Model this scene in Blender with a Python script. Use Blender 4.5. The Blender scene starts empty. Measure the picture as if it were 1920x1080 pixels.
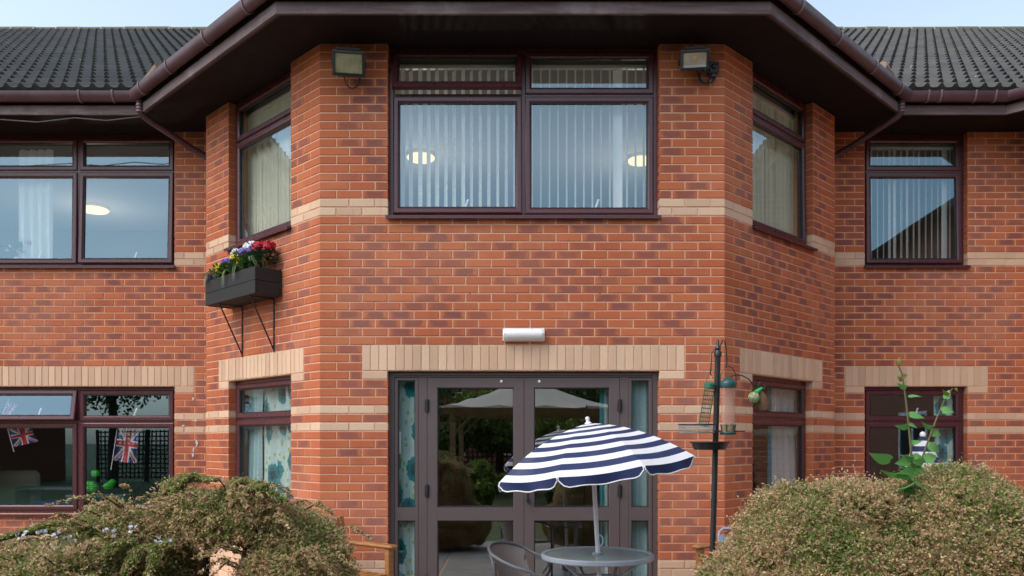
import bpy, bmesh, math, random
import numpy as np
from mathutils import Matrix, Vector, noise as mnoise
R = math.radians
rnd = random.Random(7)
sc = bpy.context.scene
col = sc.collection
# ------------------------------------------------------------------ camera
CX, CY, CZ, F = -0.089, -7.1, 1.488, 1528.0
cam_d = bpy.data.cameras.new('camera'); cam = bpy.data.objects.new('camera', cam_d); col.objects.link(cam)
cam.location = (CX, CY, CZ); cam.rotation_euler = (R(90), 0, 0)
cam_d.sensor_width = 36; cam_d.lens = F/1920*36; cam_d.shift_y = 287/1920
cam_d.clip_start = 0.05; cam_d.clip_end = 2000
sc.camera = cam
# ------------------------------------------------------------------ world, sun, exposure
SUN_EL, SUN_AZ = 50, 236
w = bpy.data.worlds.new('World'); sc.world = w; w.use_nodes = True
nt = w.node_tree; nt.nodes.clear()
sky = nt.nodes.new('ShaderNodeTexSky'); sky.sky_type = 'NISHITA'; sky.sun_disc = False
sky.sun_elevation = R(SUN_EL); sky.sun_rotation = R(SUN_AZ); sky.air_density = 1.0; sky.dust_density = 2.5; sky.ozone_density = 1.2
hs = nt.nodes.new('ShaderNodeHueSaturation'); hs.inputs['Hue'].default_value = 0.482; hs.inputs['Saturation'].default_value = 0.64
bg = nt.nodes.new('ShaderNodeBackground'); bg.inputs[1].default_value = 0.15
wo = nt.nodes.new('ShaderNodeOutputWorld')
nt.links.new(sky.outputs[0], hs.inputs['Color']); nt.links.new(hs.outputs[0], bg.inputs[0]); nt.links.new(bg.outputs[0], wo.inputs[0])
sd = bpy.data.lights.new('sun', 'SUN'); sd.energy = .6; sd.angle = R(45); sd.color = (1.0, 0.95, 0.88)
sun = bpy.data.objects.new('sun', sd); col.objects.link(sun)
az, el = R(SUN_AZ), R(SUN_EL)
sun.rotation_euler = Vector((math.sin(az)*math.cos(el), math.cos(az)*math.cos(el), math.sin(el))).to_track_quat('Z', 'Y').to_euler()
sun.location = (-6, -10, 14)
vs = sc.view_settings
vs.view_transform = 'Standard'; vs.look = 'None'; vs.gamma = 1.0; vs.exposure = 1.08
try: vs.use_curve_mapping = False
except Exception: pass
sc.render.engine = 'CYCLES'
sc.cycles.max_bounces = 8; sc.cycles.transparent_max_bounces = 12; sc.cycles.caustics_reflective = False; sc.cycles.caustics_refractive = False

# ------------------------------------------------------------------ materials
def s2l(r, g, b): return tuple(((c/255)/12.92 if c/255 <= .04045 else ((c/255+.055)/1.055)**2.4) for c in (r, g, b))
class NT:
    def __init__(s, name):
        s.m = bpy.data.materials.new(name); s.m.use_nodes = True; s.t = s.m.node_tree; s.t.nodes.clear()
        s.out = s.n('ShaderNodeOutputMaterial')
    def n(s, ty, **kw):
        nd = s.t.nodes.new(ty)
        for k, v in kw.items(): setattr(nd, k, v)
        return nd
    def l(s, a, b): s.t.links.new(a, b)
    def val(s, sock, v):
        if hasattr(v, 'is_output'): s.l(v, sock)
        elif isinstance(v, tuple): sock.default_value = (*v, 1) if len(sock.default_value) == 4 else v
        else: sock.default_value = v
    def math(s, op, a, b=0.0, c=None, clamp=False):
        nd = s.n('ShaderNodeMath', operation=op, use_clamp=clamp); s.val(nd.inputs[0], a); s.val(nd.inputs[1], b)
        if c is not None: s.val(nd.inputs[2], c)
        return nd.outputs[0]
    def mix(s, f, a, b, mode='MIX'):
        nd = s.n('ShaderNodeMix', data_type='RGBA', blend_type=mode); s.val(nd.inputs[0], f); s.val(nd.inputs[6], a); s.val(nd.inputs[7], b)
        return nd.outputs[2]
    def noise(s, vec=None, scale=5, detail=4, rough=.55, w=None):
        nd = s.n('ShaderNodeTexNoise', noise_dimensions='4D' if w is not None else '3D')
        nd.inputs['Scale'].default_value = scale; nd.inputs['Detail'].default_value = detail; nd.inputs['Roughness'].default_value = rough
        if vec is not None: s.l(vec, nd.inputs['Vector'])
        if w is not None: s.val(nd.inputs['W'], w)
        return nd.outputs[0]
    def ramp(s, f, lo, hi):
        nd = s.n('ShaderNodeMapRange', interpolation_type='SMOOTHSTEP'); s.val(nd.inputs[0], f)
        nd.inputs[1].default_value = lo; nd.inputs[2].default_value = hi
        return nd.outputs[0]
    def coord(s, which='Object'): return s.n('ShaderNodeTexCoord').outputs[which]
    def scale(s, vec, v):
        nd = s.n('ShaderNodeVectorMath', operation='MULTIPLY'); s.l(vec, nd.inputs[0]); nd.inputs[1].default_value = v; return nd.outputs[0]
    def bsdf(s, color, rough=.6, metallic=0, spec=.5, bump=None, bstr=.3, bdist=.01, trans=0, **kw):
        b = s.n('ShaderNodeBsdfPrincipled'); s.val(b.inputs['Base Color'], color); s.val(b.inputs['Roughness'], rough)
        b.inputs['Metallic'].default_value = metallic; b.inputs['Specular IOR Level'].default_value = spec
        if bump is not None:
            bp = s.n('ShaderNodeBump'); bp.inputs['Strength'].default_value = bstr; bp.inputs['Distance'].default_value = bdist
            s.l(bump, bp.inputs['Height']); s.l(bp.outputs[0], b.inputs['Normal'])
        sh = b.outputs[0]
        if trans > 0:
            tr = s.n('ShaderNodeBsdfTranslucent'); s.val(tr.inputs[0], color)
            mx = s.n('ShaderNodeMixShader'); mx.inputs[0].default_value = trans; s.l(sh, mx.inputs[1]); s.l(tr.outputs[0], mx.inputs[2]); sh = mx.outputs[0]
        s.l(sh, s.out.inputs[0]); return s.m
M = {}
def pm(name, c, rough=.6, var=.25, scale=6, bump=0, metallic=0, spec=.5, stretch=(1, 1, 1), trans=0, c2=None):
    """plain procedural: colour with noise variation between c and c2 (or darker c)"""
    t = NT(name); v = t.scale(t.coord(), stretch)
    nz = t.noise(v, scale, 5, .6)
    c2 = c2 or tuple(x*(1-var) for x in c)
    cc = t.mix(t.ramp(nz, .3, .7), c, c2)
    fine = t.noise(v, scale*9, 3, .6)
    rr = t.math('ADD', t.math('MULTIPLY', fine, .2), rough-.1, clamp=True)
    M[name] = t.bsdf(cc, rr, metallic, spec, bump=fine if bump else None, bstr=bump, trans=trans)
    return M[name]
def brick_mat(name, src, tan=False):
    t = NT(name)
    if src == 'obj': c = t.n('ShaderNodeObjectInfo').outputs['Color']
    else: c = t.n('ShaderNodeAttribute', attribute_name='bcol').outputs['Color']
    sp = t.n('ShaderNodeSeparateColor'); t.l(c, sp.inputs[0]); r1, r2, plain = sp.outputs
    uv = t.n('ShaderNodeUVMap').outputs[0]; su = t.n('ShaderNodeSeparateXYZ'); t.l(uv, su.inputs[0])
    v = t.scale(uv, (3.0, 1.0, 1.0)); W = t.math('MULTIPLY', r1, 61.0)
    n1 = t.noise(v, 1.1, 3, .55, W); n2 = t.noise(v, 7, 4, .7, W); n3 = t.noise(v, 22, 2, .6, W)
    if tan:
        c0 = t.mix(r1, (.71, .51, .355), (.53, .36, .245)); c0 = t.mix(t.math('MULTIPLY', r2, .35), c0, (.60, .45, .33))
        spk = t.ramp(n3, .62, .72); cc = t.mix(t.math('MULTIPLY', spk, .4), c0, (.30, .19, .12))
        cc = t.mix(t.math('MULTIPLY', t.ramp(n2, .4, .75), .3), cc, (.43, .28, .19))
    else:
        org = t.mix(r1, (.475, .136, .056), (.39, .094, .041)); org = t.mix(t.math('MULTIPLY', t.ramp(n2, .35, .7), .5), org, (.52, .17, .075))
        # burnt middle: fades towards both ends of the brick
        ux = t.math('ABSOLUTE', t.math('SUBTRACT', su.outputs[0], .5)); uz = t.math('ABSOLUTE', t.math('SUBTRACT', su.outputs[1], .5))
        wob = t.math('MULTIPLY', t.math('SUBTRACT', n1, .5), .45)
        mk = t.math('MULTIPLY', t.math('SUBTRACT', 1.0, t.ramp(t.math('ADD', ux, wob), .26, .46)), t.math('SUBTRACT', 1.0, t.math('MULTIPLY', t.ramp(t.math('ADD', uz, wob), .3, .55), .7)))
        st = t.math('MULTIPLY', t.ramp(r2, .1, .8), t.math('SUBTRACT', 1.0, plain))
        st = t.math('MULTIPLY', st, t.math('ADD', .55, t.math('MULTIPLY', n2, .7)), clamp=True)
        cc = t.mix(t.math('MULTIPLY', mk, st, clamp=True), org, t.mix(r1, (.19, .072, .068), (.26, .085, .062)))
        cc = t.mix(t.math('MULTIPLY', t.ramp(n3, .66, .74), .55), cc, (.10, .04, .03))
    gp_ = t.n('ShaderNodeNewGeometry').outputs['Position']; big_ = t.noise(gp_, .9, 4, .6); strk = t.noise(t.scale(gp_, (7, 7, .55)), 1.0, 4, .65)
    cc = t.mix(t.math('MULTIPLY', t.ramp(big_, .42, .68), .18), cc, t.mix(.5, cc, (.16, .07, .045)))
    cc = t.mix(t.math('MULTIPLY', t.ramp(strk, .58, .76), .25), cc, (.115, .075, .055)); cc = t.mix(t.math('MULTIPLY', t.ramp(big_, .58, .34), .16), cc, (.62, .36, .25))
    h = t.math('ADD', n2, t.math('MULTIPLY', n3, .6))
    M[name] = t.bsdf(cc, .85, 0, .25, bump=h, bstr=.35, bdist=.004)
for nm, sr, tn in (('brick_obj', 'obj', False), ('brick_att', 'att', False), ('tan_obj', 'obj', True), ('tan_att', 'att', True)): brick_mat(nm, sr, tn)
def mortar():
    t = NT('mortar'); v = t.coord(); n1 = t.noise(v, 3, 4); n2 = t.noise(v, 60, 3)
    cc = t.mix(t.ramp(n1, .3, .7), (.68, .415, .285), (.58, .345, .235)); cc = t.mix(t.math('MULTIPLY', t.ramp(n2, .45, .7), .35), cc, (.42, .27, .19))
    M['mortar'] = t.bsdf(cc, .95, 0, .15, bump=n2, bstr=.5, bdist=.004)
mortar()
def glass(name, refl, tint=(1, 1, 1), wav=.004, gt=(1, 1, 1)):
    t = NT(name); v = t.coord()
    nz = t.noise(v, 1.6, 1, .4); bp = t.n('ShaderNodeBump'); bp.inputs['Strength'].default_value = .12; bp.inputs['Distance'].default_value = wav; t.l(nz, bp.inputs['Height'])
    fr = t.n('ShaderNodeFresnel'); bf = t.n('ShaderNodeNewGeometry').outputs['Backfacing']; t.l(t.math('SUBTRACT', 1.5, t.math('MULTIPLY', bf, 1.5-1/1.5)), fr.inputs[0])
    fac = t.math('ADD', t.math('MULTIPLY', fr.outputs[0], 1.0), refl, clamp=True)
    gl = t.n('ShaderNodeBsdfGlossy'); gl.inputs['Roughness'].default_value = .0; gl.inputs[0].default_value = (*gt, 1); t.l(bp.outputs[0], gl.inputs['Normal'])
    tr = t.n('ShaderNodeBsdfTransparent'); tr.inputs[0].default_value = (*tint, 1)
    mx = t.n('ShaderNodeMixShader'); t.l(fac, mx.inputs[0]); t.l(tr.outputs[0], mx.inputs[1]); t.l(gl.outputs[0], mx.inputs[2]); t.l(mx.outputs[0], t.out.inputs[0])
    M[name] = t.m
glass('glass', .13, (.95, .975, .975), gt=(.56, .84, 1.0)); glass('door_glass', .26, (.95, .975, .975), gt=(.92, .97, 1.0)); pm('table_glass', (.40, .48, .46), .12, .12, 4, trans=.3)  # table_glass: pale base colour stands in for sky reflected in the top
def emis(name, c, s):
    t = NT(name); e = t.n('ShaderNodeEmission'); t.val(e.inputs[0], c); e.inputs[1].default_value = s; t.l(e.outputs[0], t.out.inputs[0]); M[name] = t.m
emis('lamp_glow', (1.0, .76, .42), .62)
pm('upvc', (.082, .022, .030), .3, .2, 3, 0, spec=.6)
pm('door_alu', (.098, .076, .078), .42, .08, 2, .02, spec=.5)
pm('black_rubber', (.012, .012, .013), .5, .2)
pm('soffit', (.0125, .0062, .0070), .8, .4, 1.2, .05, spec=.25)
pm('fascia_dark', (.022, .014, .016), .55, .4, 3, .1, stretch=(1, 1, 6))
def weathered(name, a, b, c, st=(.7, .7, 9)):
    t = NT(name); v = t.scale(t.coord(), st); n1 = t.noise(v, 3.2, 6, .65); n2 = t.noise(t.coord(), 2.3, 4, .6); n3 = t.noise(t.coord(), 14, 3, .7)
    cc = t.mix(t.ramp(n1, .35, .68), a, b); cc = t.mix(t.math('MULTIPLY', t.ramp(n2, .5, .75), .8), cc, c); cc = t.mix(t.math('MULTIPLY', t.ramp(n3, .66, .72), .5), cc, (.24, .23, .24))
    M[name] = t.bsdf(cc, .6, 0, .4, bump=n1, bstr=.25, bdist=.005)
weathered('fascia_wood', (.15, .105, .108), (.085, .054, .058), (.25, .215, .225))
def gut():
    t = NT('gutter_pvc'); n1 = t.noise(t.coord(), 2.5, 5, .65); n2 = t.noise(t.coord(), 11, 4, .7)
    cc = t.mix(t.ramp(n1, .3, .7), (.058, .024, .031), (.085, .042, .054)); cc = t.mix(t.math('MULTIPLY', t.ramp(n2, .55, .8), .4), cc, (.15, .105, .12))
    M['gutter_pvc'] = t.bsdf(cc, t.math('ADD', .3, t.math('MULTIPLY', n2, .3)), 0, .5)
gut()
pm('gutter_clip', (.20, .13, .145), .4, .3, 9)
def tiles(name, obj):
    t = NT(name); v = t.coord()
    r = t.n('ShaderNodeObjectInfo').outputs['Random'] if obj else t.n('ShaderNodeNewGeometry').outputs['Random Per Island']
    geo = t.n('ShaderNodeNewGeometry').outputs['Position']
    n1 = t.noise(geo, 1.7, 4, .6); n2 = t.noise(geo, 16, 4, .7); n3 = t.noise(geo, 9, 2, .5)
    cc = t.mix(r, (.044, .046, .047), (.072, .071, .069)); cc = t.mix(t.math('MULTIPLY', t.ramp(n1, .4, .7), .55), cc, (.072, .066, .055))
    cc = t.mix(t.math('MULTIPLY', t.ramp(n2, .55, .75), .4), cc, (.03, .034, .032)); cc = t.mix(t.math('MULTIPLY', t.ramp(t.noise(geo, 3.1, 5, .7), .55, .7), .3), cc, (.085, .085, .06)); cc = t.mix(t.ramp(n3, .735, .765), cc, (.42, .43, .40))
    M[name] = t.bsdf(cc, .75, 0, .35, bump=n2, bstr=.3, bdist=.006)
tiles('tile_obj', True); tiles('tile_att', False)
pm('ridge_clay', (.075, .075, .062), .85, .4, 5, .2, c2=(.11, .095, .06)); pm('mortar_white', (.36, .37, .35), .9, .2)
pm('valley_mortar', (.30, .22, .16), .9, .4, 8, .3)
pm('white_plastic', (.78, .79, .80), .35, .04, 3); pm('ral_black', (.018, .018, .021), .4, .3, 6, .05); pm('cable', (.02, .018, .02), .5, .2); pm('grey_cable', (.10, .095, .10), .5, .2)
pm('flood_glass', (.34, .30, .19), .2, .3, 14, 0, c2=(.22, .22, .11)); pm('reflector', (.45, .36, .27), .3, .3, 10); pm('led_yellow', (.65, .40, .03), .4, .1)
pm('room_wall', (.15, .15, .15), .9, .06, 2); pm('room_dark', (.17, .145, .12), .9, .1, 2); pm('room_floor', (.16, .12, .09), .7, .2, 2); pm('ceiling_white', (.30, .30, .30), .9, .04, 2)
pm('blind', (.90, .92, .90), .8, .04, 5, trans=.45); pm('blind_cream', (.78, .80, .66), .8, .08, 5, trans=.3)
pm('voile', (.82, .86, .86), .8, .06, 5, trans=.4)
def floral():
    t = NT('floral'); uv = t.n('ShaderNodeUVMap').outputs[0]
    def blobs(sc_, off, lo, hi, rand=.9):
        nd = t.n('ShaderNodeTexVoronoi', voronoi_dimensions='2D'); nd.inputs['Scale'].default_value = sc_; nd.inputs['Randomness'].default_value = rand
        a = t.n('ShaderNodeVectorMath', operation='ADD'); t.l(uv, a.inputs[0]); a.inputs[1].default_value = off; t.l(a.outputs[0], nd.inputs['Vector'])
        d = t.math('ADD', nd.outputs['Distance'], t.math('MULTIPLY', t.math('SUBTRACT', t.noise(uv, 22, 2), .5), .22))
        return t.math('SUBTRACT', 1.0, t.ramp(d, lo, hi)), d
    m1, d1 = blobs(2.7, (0, .05, 0), .29, .33); m2, d2 = blobs(9, (.3, .4, 0), .16, .2)
    cc = t.mix(t.math('MULTIPLY', m2, .8), (.62, .86, .85), (.42, .58, .12)); cc = t.mix(m1, cc, t.mix(t.ramp(d1, .05, .25), (.008, .11, .14), (.02, .33, .38)))
    M['floral'] = t.bsdf(cc, .85, 0, .2, trans=.3)
floral()
pm('teal_cloth', (.02, .33, .38), .85, .2, 4, trans=.25); pm('aqua_cloth', (.58, .84, .86), .85, .1, 3, trans=.35)

# ------------------------------------------------------------------ mesh helpers
class MB:
    def __init__(s): s.v = []; s.f = []; s.fm = []; s.uv = {}
    def add(s, vs_, fs_, mi=0, T=None):
        o = len(s.v)
        s.v += [tuple(T @ Vector(p)) for p in vs_] if T else [tuple(p) for p in vs_]
        for f in fs_: s.f.append(tuple(i+o for i in f)); s.fm.append(mi)
        return o
    def box(s, x0, x1, y0, y1, z0, z1, mi=0, T=None, b=0):
        if b <= 0:
            s.add([(x, y, z) for x in (x0, x1) for y in (y0, y1) for z in (z0, z1)],
                  [(0, 1, 3, 2), (4, 6, 7, 5), (0, 4, 5, 1), (2, 3, 7, 6), (0, 2, 6, 4), (1, 5, 7, 3)], mi, T); return
        lo = (x0, y0, z0); hi = (x1, y1, z1); vs_ = []; ix = {}
        for c in range(8):
            sg = [(c >> a) & 1 for a in range(3)]
            for a in range(3):
                ix[(c, a)] = len(vs_)
                vs_.append(tuple((hi[k] if sg[k] else lo[k]) + (0 if k == a else (-b if sg[k] else b)) for k in range(3)))
        fs_ = []
        for a in range(3):
            p, q = (a+1) % 3, (a+2) % 3
            for sgn in (0, 1):
                cs = [(sgn << a) | (i << p) | (j << q) for i, j in ((0, 0), (1, 0), (1, 1), (0, 1))]
                fs_.append(tuple(ix[(c, a)] for c in cs))
            for i in (0, 1):
                for j in (0, 1):
                    c0 = (i << p) | (j << q); c1 = c0 | (1 << a)
                    fs_.append((ix[(c0, p)], ix[(c1, p)], ix[(c1, q)], ix[(c0, q)]))
        for c in range(8): fs_.append((ix[(c, 0)], ix[(c, 1)], ix[(c, 2)]))
        s.add(vs_, fs_, mi, T)
    def tube(s, path, r, seg=8, mi=0, caps=True, closed=False, T=None):
        P = [Vector(p) for p in path]; n = len(P); rr = r if isinstance(r, (list, tuple)) else [r]*n
        o = len(s.v); up = None; fs_ = []; vs_ = []
        for i, p in enumerate(P):
            if closed: d = P[(i+1) % n]-P[i-1]
            else: d = P[min(i+1, n-1)]-P[max(i-1, 0)]
            d.normalize()
            if up is None: up = d.orthogonal().normalized()
            up = (up - d*up.dot(d)).normalized(); sd_ = d.cross(up)
            for k in range(seg):
                a = 2*math.pi*k/seg; vs_.append(tuple(p + (up*math.cos(a)+sd_*math.sin(a))*rr[i]))
        for i in range(n if closed else n-1):
            j = (i+1) % n
            for k in range(seg): fs_.append((i*seg+k, i*seg+(k+1) % seg, j*seg+(k+1) % seg, j*seg+k))
        if caps and not closed: fs_.append(tuple(range(seg))[::-1]); fs_.append(tuple((n-1)*seg+k for k in range(seg)))
        s.add(vs_, fs_, mi, T)
    def lathe(s, prof, seg=24, mi=0, T=None, caps=True):
        vs_ = []; fs_ = []; n = len(prof)
        for r, z in prof:
            for k in range(seg): a = 2*math.pi*k/seg; vs_.append((r*math.cos(a), r*math.sin(a), z))
        for i in range(n-1):
            for k in range(seg): fs_.append((i*seg+k, i*seg+(k+1) % seg, (i+1)*seg+(k+1) % seg, (i+1)*seg+k))
        if caps: fs_.append(tuple(range(seg))[::-1]); fs_.append(tuple((n-1)*seg+k for k in range(seg)))
        s.add(vs_, fs_, mi, T)
    def ring(s, x0, x1, z0, z1, prof, mi=0, T=None):
        """rectangular frame: closed profile of (inset, y) swept with mitred corners"""
        n = len(prof); vs_ = []; fs_ = []
        for cx, cz in ((0, 0), (1, 0), (1, 1), (0, 1)):
            for i, y in prof: vs_.append((x1-i if cx else x0+i, y, z1-i if cz else z0+i))
        for c in range(4):
            d = (c+1) % 4
            for k in range(n): fs_.append((c*n+k, c*n+(k+1) % n, d*n+(k+1) % n, d*n+k))
        s.add(vs_, fs_, mi, T)
    def build(s, name, mats, parent=None, smooth=False, loc=None, rot=None, recalc=True):
        me = bpy.data.meshes.new(name); me.from_pydata(s.v, [], s.f)
        for m in (mats if isinstance(mats, (list, tuple)) else [mats]): me.materials.append(M[m])
        if any(s.fm): me.polygons.foreach_set('material_index', s.fm)
        if recalc:
            b = bmesh.new(); b.from_mesh(me); bmesh.ops.recalc_face_normals(b, faces=b.faces); b.to_mesh(me); b.free()
        if smooth:
            me.polygons.foreach_set('use_smooth', [True]*len(me.polygons))
            try: me.set_sharp_from_angle(angle=R(40))
            except Exception: pass
        return link(name, me, parent, loc, rot)
def link(name, me, parent=None, loc=None, rot=None):
    o = bpy.data.objects.new(name, me); col.objects.link(o); o.parent = parent
    if loc: o.location = loc
    if rot: o.rotation_euler = rot
    return o
def tag(o, label=None, cat=None, group=None, kind=None):
    for k, v in (('label', label), ('category', cat), ('group', group), ('kind', kind)):
        if v: o[k] = v
    return o
def empty(name, label, cat, loc=(0, 0, 0), rz=0, group=None, rot=None):
    o = link(name, None, None, loc, rot or (0, 0, rz)); o.empty_display_size = .1
    return tag(o, label, cat, group)
def TR(loc=(0, 0, 0), rz=0, rx=0, ry=0, sc_=(1, 1, 1)):
    return Matrix.Translation(loc) @ Matrix.Rotation(rz, 4, 'Z') @ Matrix.Rotation(ry, 4, 'Y') @ Matrix.Rotation(rx, 4, 'X') @ Matrix.Diagonal((*sc_, 1))
def PX(px, py, Y):
    d = Y-CY; return Vector((CX+(px-960)*d/F, Y, CZ+(827-py)*d/F))

# ================================================================== SETTING: ground
def ground():
    pm('grass_ground', (.045, .075, .018), .95, .4, 1.5, .3, c2=(.07, .085, .025)); pm('patio_slab', (.30, .28, .25), .85, .25, 3, .2)
    b = MB(); b.add([(-400, -400, -.012), (400, -400, -.012), (400, 400, -.012), (-400, 400, -.012)], [(0, 1, 2, 3)])
    tag(b.build('lawn', 'grass_ground'), kind='structure')
    b = MB(); b.box(-9, 9, -4.9, 2.0, -.10, -.006); base = tag(b.build('patio', 'mortar'), kind='structure')
    me = None
    for i in range(14):
        for j in range(7):
            if me is None:
                k = MB(); k.box(-.44, .44, -.44, .44, -.03, 0, b=.006); o = k.build('paving_slab', 'patio_slab', base); me = o.data
            else: o = link('paving_slab', me, base)
            o.location = (-5.85+i*.9, -4.4+j*.9, rnd.uniform(-.001, .002))
            if j >= 5 and abs(o.location.x) < 3.9: bpy.data.objects.remove(o)
ground()

# ================================================================== BUILDING
HF, HB, YB, YW = 1.763, 3.352, 1.589, 2.024
ANG = 2.247; C = .075
root = empty('care_home_building', 'two storey red brick care home with canted bay, tan brick bands and dark window frames', 'building')
bl = MB()
def wall(label, origin, rz, U0, U1, ops, lintels, mL=0, mR=0, indiv=False, strings=True, big=False, grid=0.0, top=66, zmax=4.95):
    """wall with mortar body and every brick as geometry. ops: openings (u0,u1,z0,z1)"""
    wb = MB()
    def mbox(B, u0, u1, y0, y1, z0, z1, ml, mr):
        B.add([(u0+ml*y0, y0, z0), (u1-mr*y0, y0, z0), (u1-mr*y1, y1, z0), (u0+ml*y1, y1, z0),
               (u0+ml*y0, y0, z1), (u1-mr*y0, y0, z1), (u1-mr*y1, y1, z1), (u0+ml*y1, y1, z1)],
              [(0, 1, 5, 4), (1, 2, 6, 5), (2, 3, 7, 6), (3, 0, 4, 7), (4, 5, 6, 7), (0, 3, 2, 1)])
    zs = sorted({0.0, zmax} | {z for o in ops for z in (o[2], o[3]) if 0 < z < zmax})
    for za, zb in zip(zs, zs[1:]):
        cut = sorted((o[0]-.006, o[1]+.006) for o in ops if o[2] < zb-.001 and o[3] > za+.001)
        a = U0
        for c0, c1 in cut+[(U1, U1)]:
            if c0-a > .001: mbox(wb, a, c0, .005, .25, za, zb, mL if a == U0 else 0, mR if c0 == U1 else 0)
            a = c1
    W = wb.build('wall', 'mortar', root, loc=origin, rot=(0, 0, rz)); W['label'] = label
    # bricks ---------------------------------------------------------------
    cache = {}; groups = {'brick_att': [], 'tan_att': []}; cands = []; tans = []
    pads = []
    for (o0, o1) in lintels:
        pads.append((o0-.225, o1+.225, 2.1, 2.325)); pads.append((o0-.225, o0, 2.025, 2.1)); pads.append((o1, o1+.225, 2.025, 2.1))
    for k in range(top):
        z0, z1 = k*C, k*C+C
        cut = [(o[0], o[1], 0) for o in ops if o[2] < z1-.001 and o[3] > z0+.001]+[(p[0], p[1], 1) for p in pads if p[2] < z1-.001 and p[3] > z0+.001]
        cut.sort(); segs = []; a, fa = U0, 2
        merged = []
        for c in cut:
            if merged and c[0] <= merged[-1][1]+.001: merged[-1] = (merged[-1][0], max(c[1], merged[-1][1]), merged[-1][2], c[2]) if c[1] > merged[-1][1] else merged[-1]
            else: merged.append((c[0], c[1], c[2], c[2]))
        for c0, c1, fl, fr in merged+[(U1, U1, 2, 2)]:
            if c0-a > .02: segs.append((a, c0, fa, fl))
            a, fa = c1, fr
        tan = strings and (k in (46, 47, 23, 21) or k < 6)
        off = grid + (.1125 if k % 2 else 0)
        for a, b_, fa, fb in segs:
            j = [off+n*.225 for n in range(int((a-off)/.225)-1, int((b_-off)/.225)+2)]
            j = [x for x in j if a+.055 < x < b_-.055]; e = [a]+j+[b_]
            for i in range(len(e)-1):
                L0 = e[i]+(.0058 if (i > 0 or fa == 1) else 0); L1 = e[i+1]-(.0058 if (i < len(e)-2 or fb == 1) else 0)
                ml = mL if (i == 0 and fa == 2) else 0; mr = mR if (i == len(e)-2 and fb == 2) else 0
                tans_or = 'tan' if tan else 'brick'
                (tans if (tan and k >= 6) else cands).append((L0, L1-L0, z0+.0058, .0634, ml, mr, tans_or, k))
    for p in pads[1::3]+pads[2::3]: tans.append((p[0]+(.005 if p[0]+.225 in [l[0] for l in lintels] else .005), .215, p[2]+.005, .065, 0, 0, 'tan', -1))
    for (o0, o1) in lintels:
        n = round((o1-o0+.45)/.075); st = (o1-o0+.45)/n
        for i in range(n): tans.append((o0-.225+i*st+.004, st-.008, 2.105, .215, 0, 0, 'soldier', -2))
    def shape(L, H, ml, mr, D=.1):
        c = .003; il = 0 if ml else c; ir = 0 if mr else c
        V = [(il, 0, c), (L-ir, 0, c), (L-ir, 0, H-c), (il, 0, H-c), (ml*c, c, 0), (L-mr*c, c, 0), (L-mr*c, c, H), (ml*c, c, H),
             (ml*D, D, 0), (L-mr*D, D, 0), (L-mr*D, D, H), (ml*D, D, H)]
        Fc = [(0, 1, 2, 3)]+[(i+4, (i+1) % 4+4, (i+1) % 4, i) for i in range(4)]+[(i+8, (i+1) % 4+8, (i+1) % 4+4, i+4) for i in range(4)]
        return V, Fc
    def uvof(p, L, H): return (p[0]/L, p[2]/H) if H < .1 else (p[2]/H, p[0]/L)
    def single(q, name):
        L, H, ml, mr = round(q[1], 3), q[3], q[4], q[5]; key = (L, H, ml, mr, name)
        if key not in cache:
            V, Fc = shape(L, H, ml, mr); me = bpy.data.meshes.new(name); me.from_pydata(V, [], Fc); ul = me.uv_layers.new(name='UVMap')
            for lp in me.loops: ul.data[lp.index].uv = uvof(V[lp.vertex_index], L, H)
            me.materials.append(M['brick_obj' if name == 'brick' else 'tan_obj']); cache[key] = me
        corner = bool(ml or mr)
        o = link(name, cache[key], W, (q[0], 0 if corner else rnd.uniform(-.0015, .0012), q[2])); o.color = (rnd.random(), rnd.random(), 1.0 if corner else 0.0, 1)
        return o
    chosen = set()
    if big:
        full = [i for i, q in enumerate(cands) if q[6] == 'brick' and q[1] > .2 and not q[4] and not q[5]]
        full.sort(key=lambda i: abs(cands[i][2]-2.9)); chosen = set(full[:300])
    for i, q in enumerate(cands):
        if i in chosen: single(q, 'brick')
        else: groups['tan_att' if q[6] == 'tan' else 'brick_att'].append(q)
    if indiv:
        for q in tans: single(q, 'soldier_brick' if q[6] == 'soldier' else 'string_course_brick')
    else: groups['tan_att'] += tans
    for mt, qs in groups.items():
        if not qs: continue
        V, Fc, UV, CO = [], [], [], []
        for q in qs:
            v_, f_ = shape(q[1], q[3], q[4], q[5]); o = len(V); corner = bool(q[4] or q[5]); dy = 0 if corner else rnd.uniform(-.0015, .0012); cr = (rnd.random(), rnd.random(), 1.0 if corner else 0.0, 1.0)
            V += [(p[0]+q[0], p[1]+dy, p[2]+q[2]) for p in v_]; UV += [uvof(p, q[1], q[3]) for p in v_]; CO += [cr]*len(v_)
            Fc += [tuple(i+o for i in f) for f in f_]
        me = bpy.data.meshes.new('brickwork'); me.from_pydata(V, [], Fc); ul = me.uv_layers.new(name='UVMap'); vi = np.empty(len(me.loops), dtype=np.int32); me.loops.foreach_get('vertex_index', vi)
        ul.data.foreach_set('uv', np.array(UV, dtype=np.float32)[vi].ravel())
        at = me.color_attributes.new('bcol', 'FLOAT_COLOR', 'POINT'); at.data.foreach_set('color', np.array(CO, dtype=np.float32).ravel())
        me.materials.append(M[mt]); o = link('brickwork' if mt == 'brick_att' else 'plinth_brickwork', me, W); o['kind'] = 'stuff'
    return W
T8 = math.tan(R(22.5)); q45 = R(45)
AO0, AO1 = .519, 1.753       # opening of the canted faces, measured from the far corner
ST, SB, TT = 3.45, .675, 4.95
FO = (-1.17, 1.1925); LW = (-6.09, -3.87); RW = (3.863, 5.010)
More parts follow.
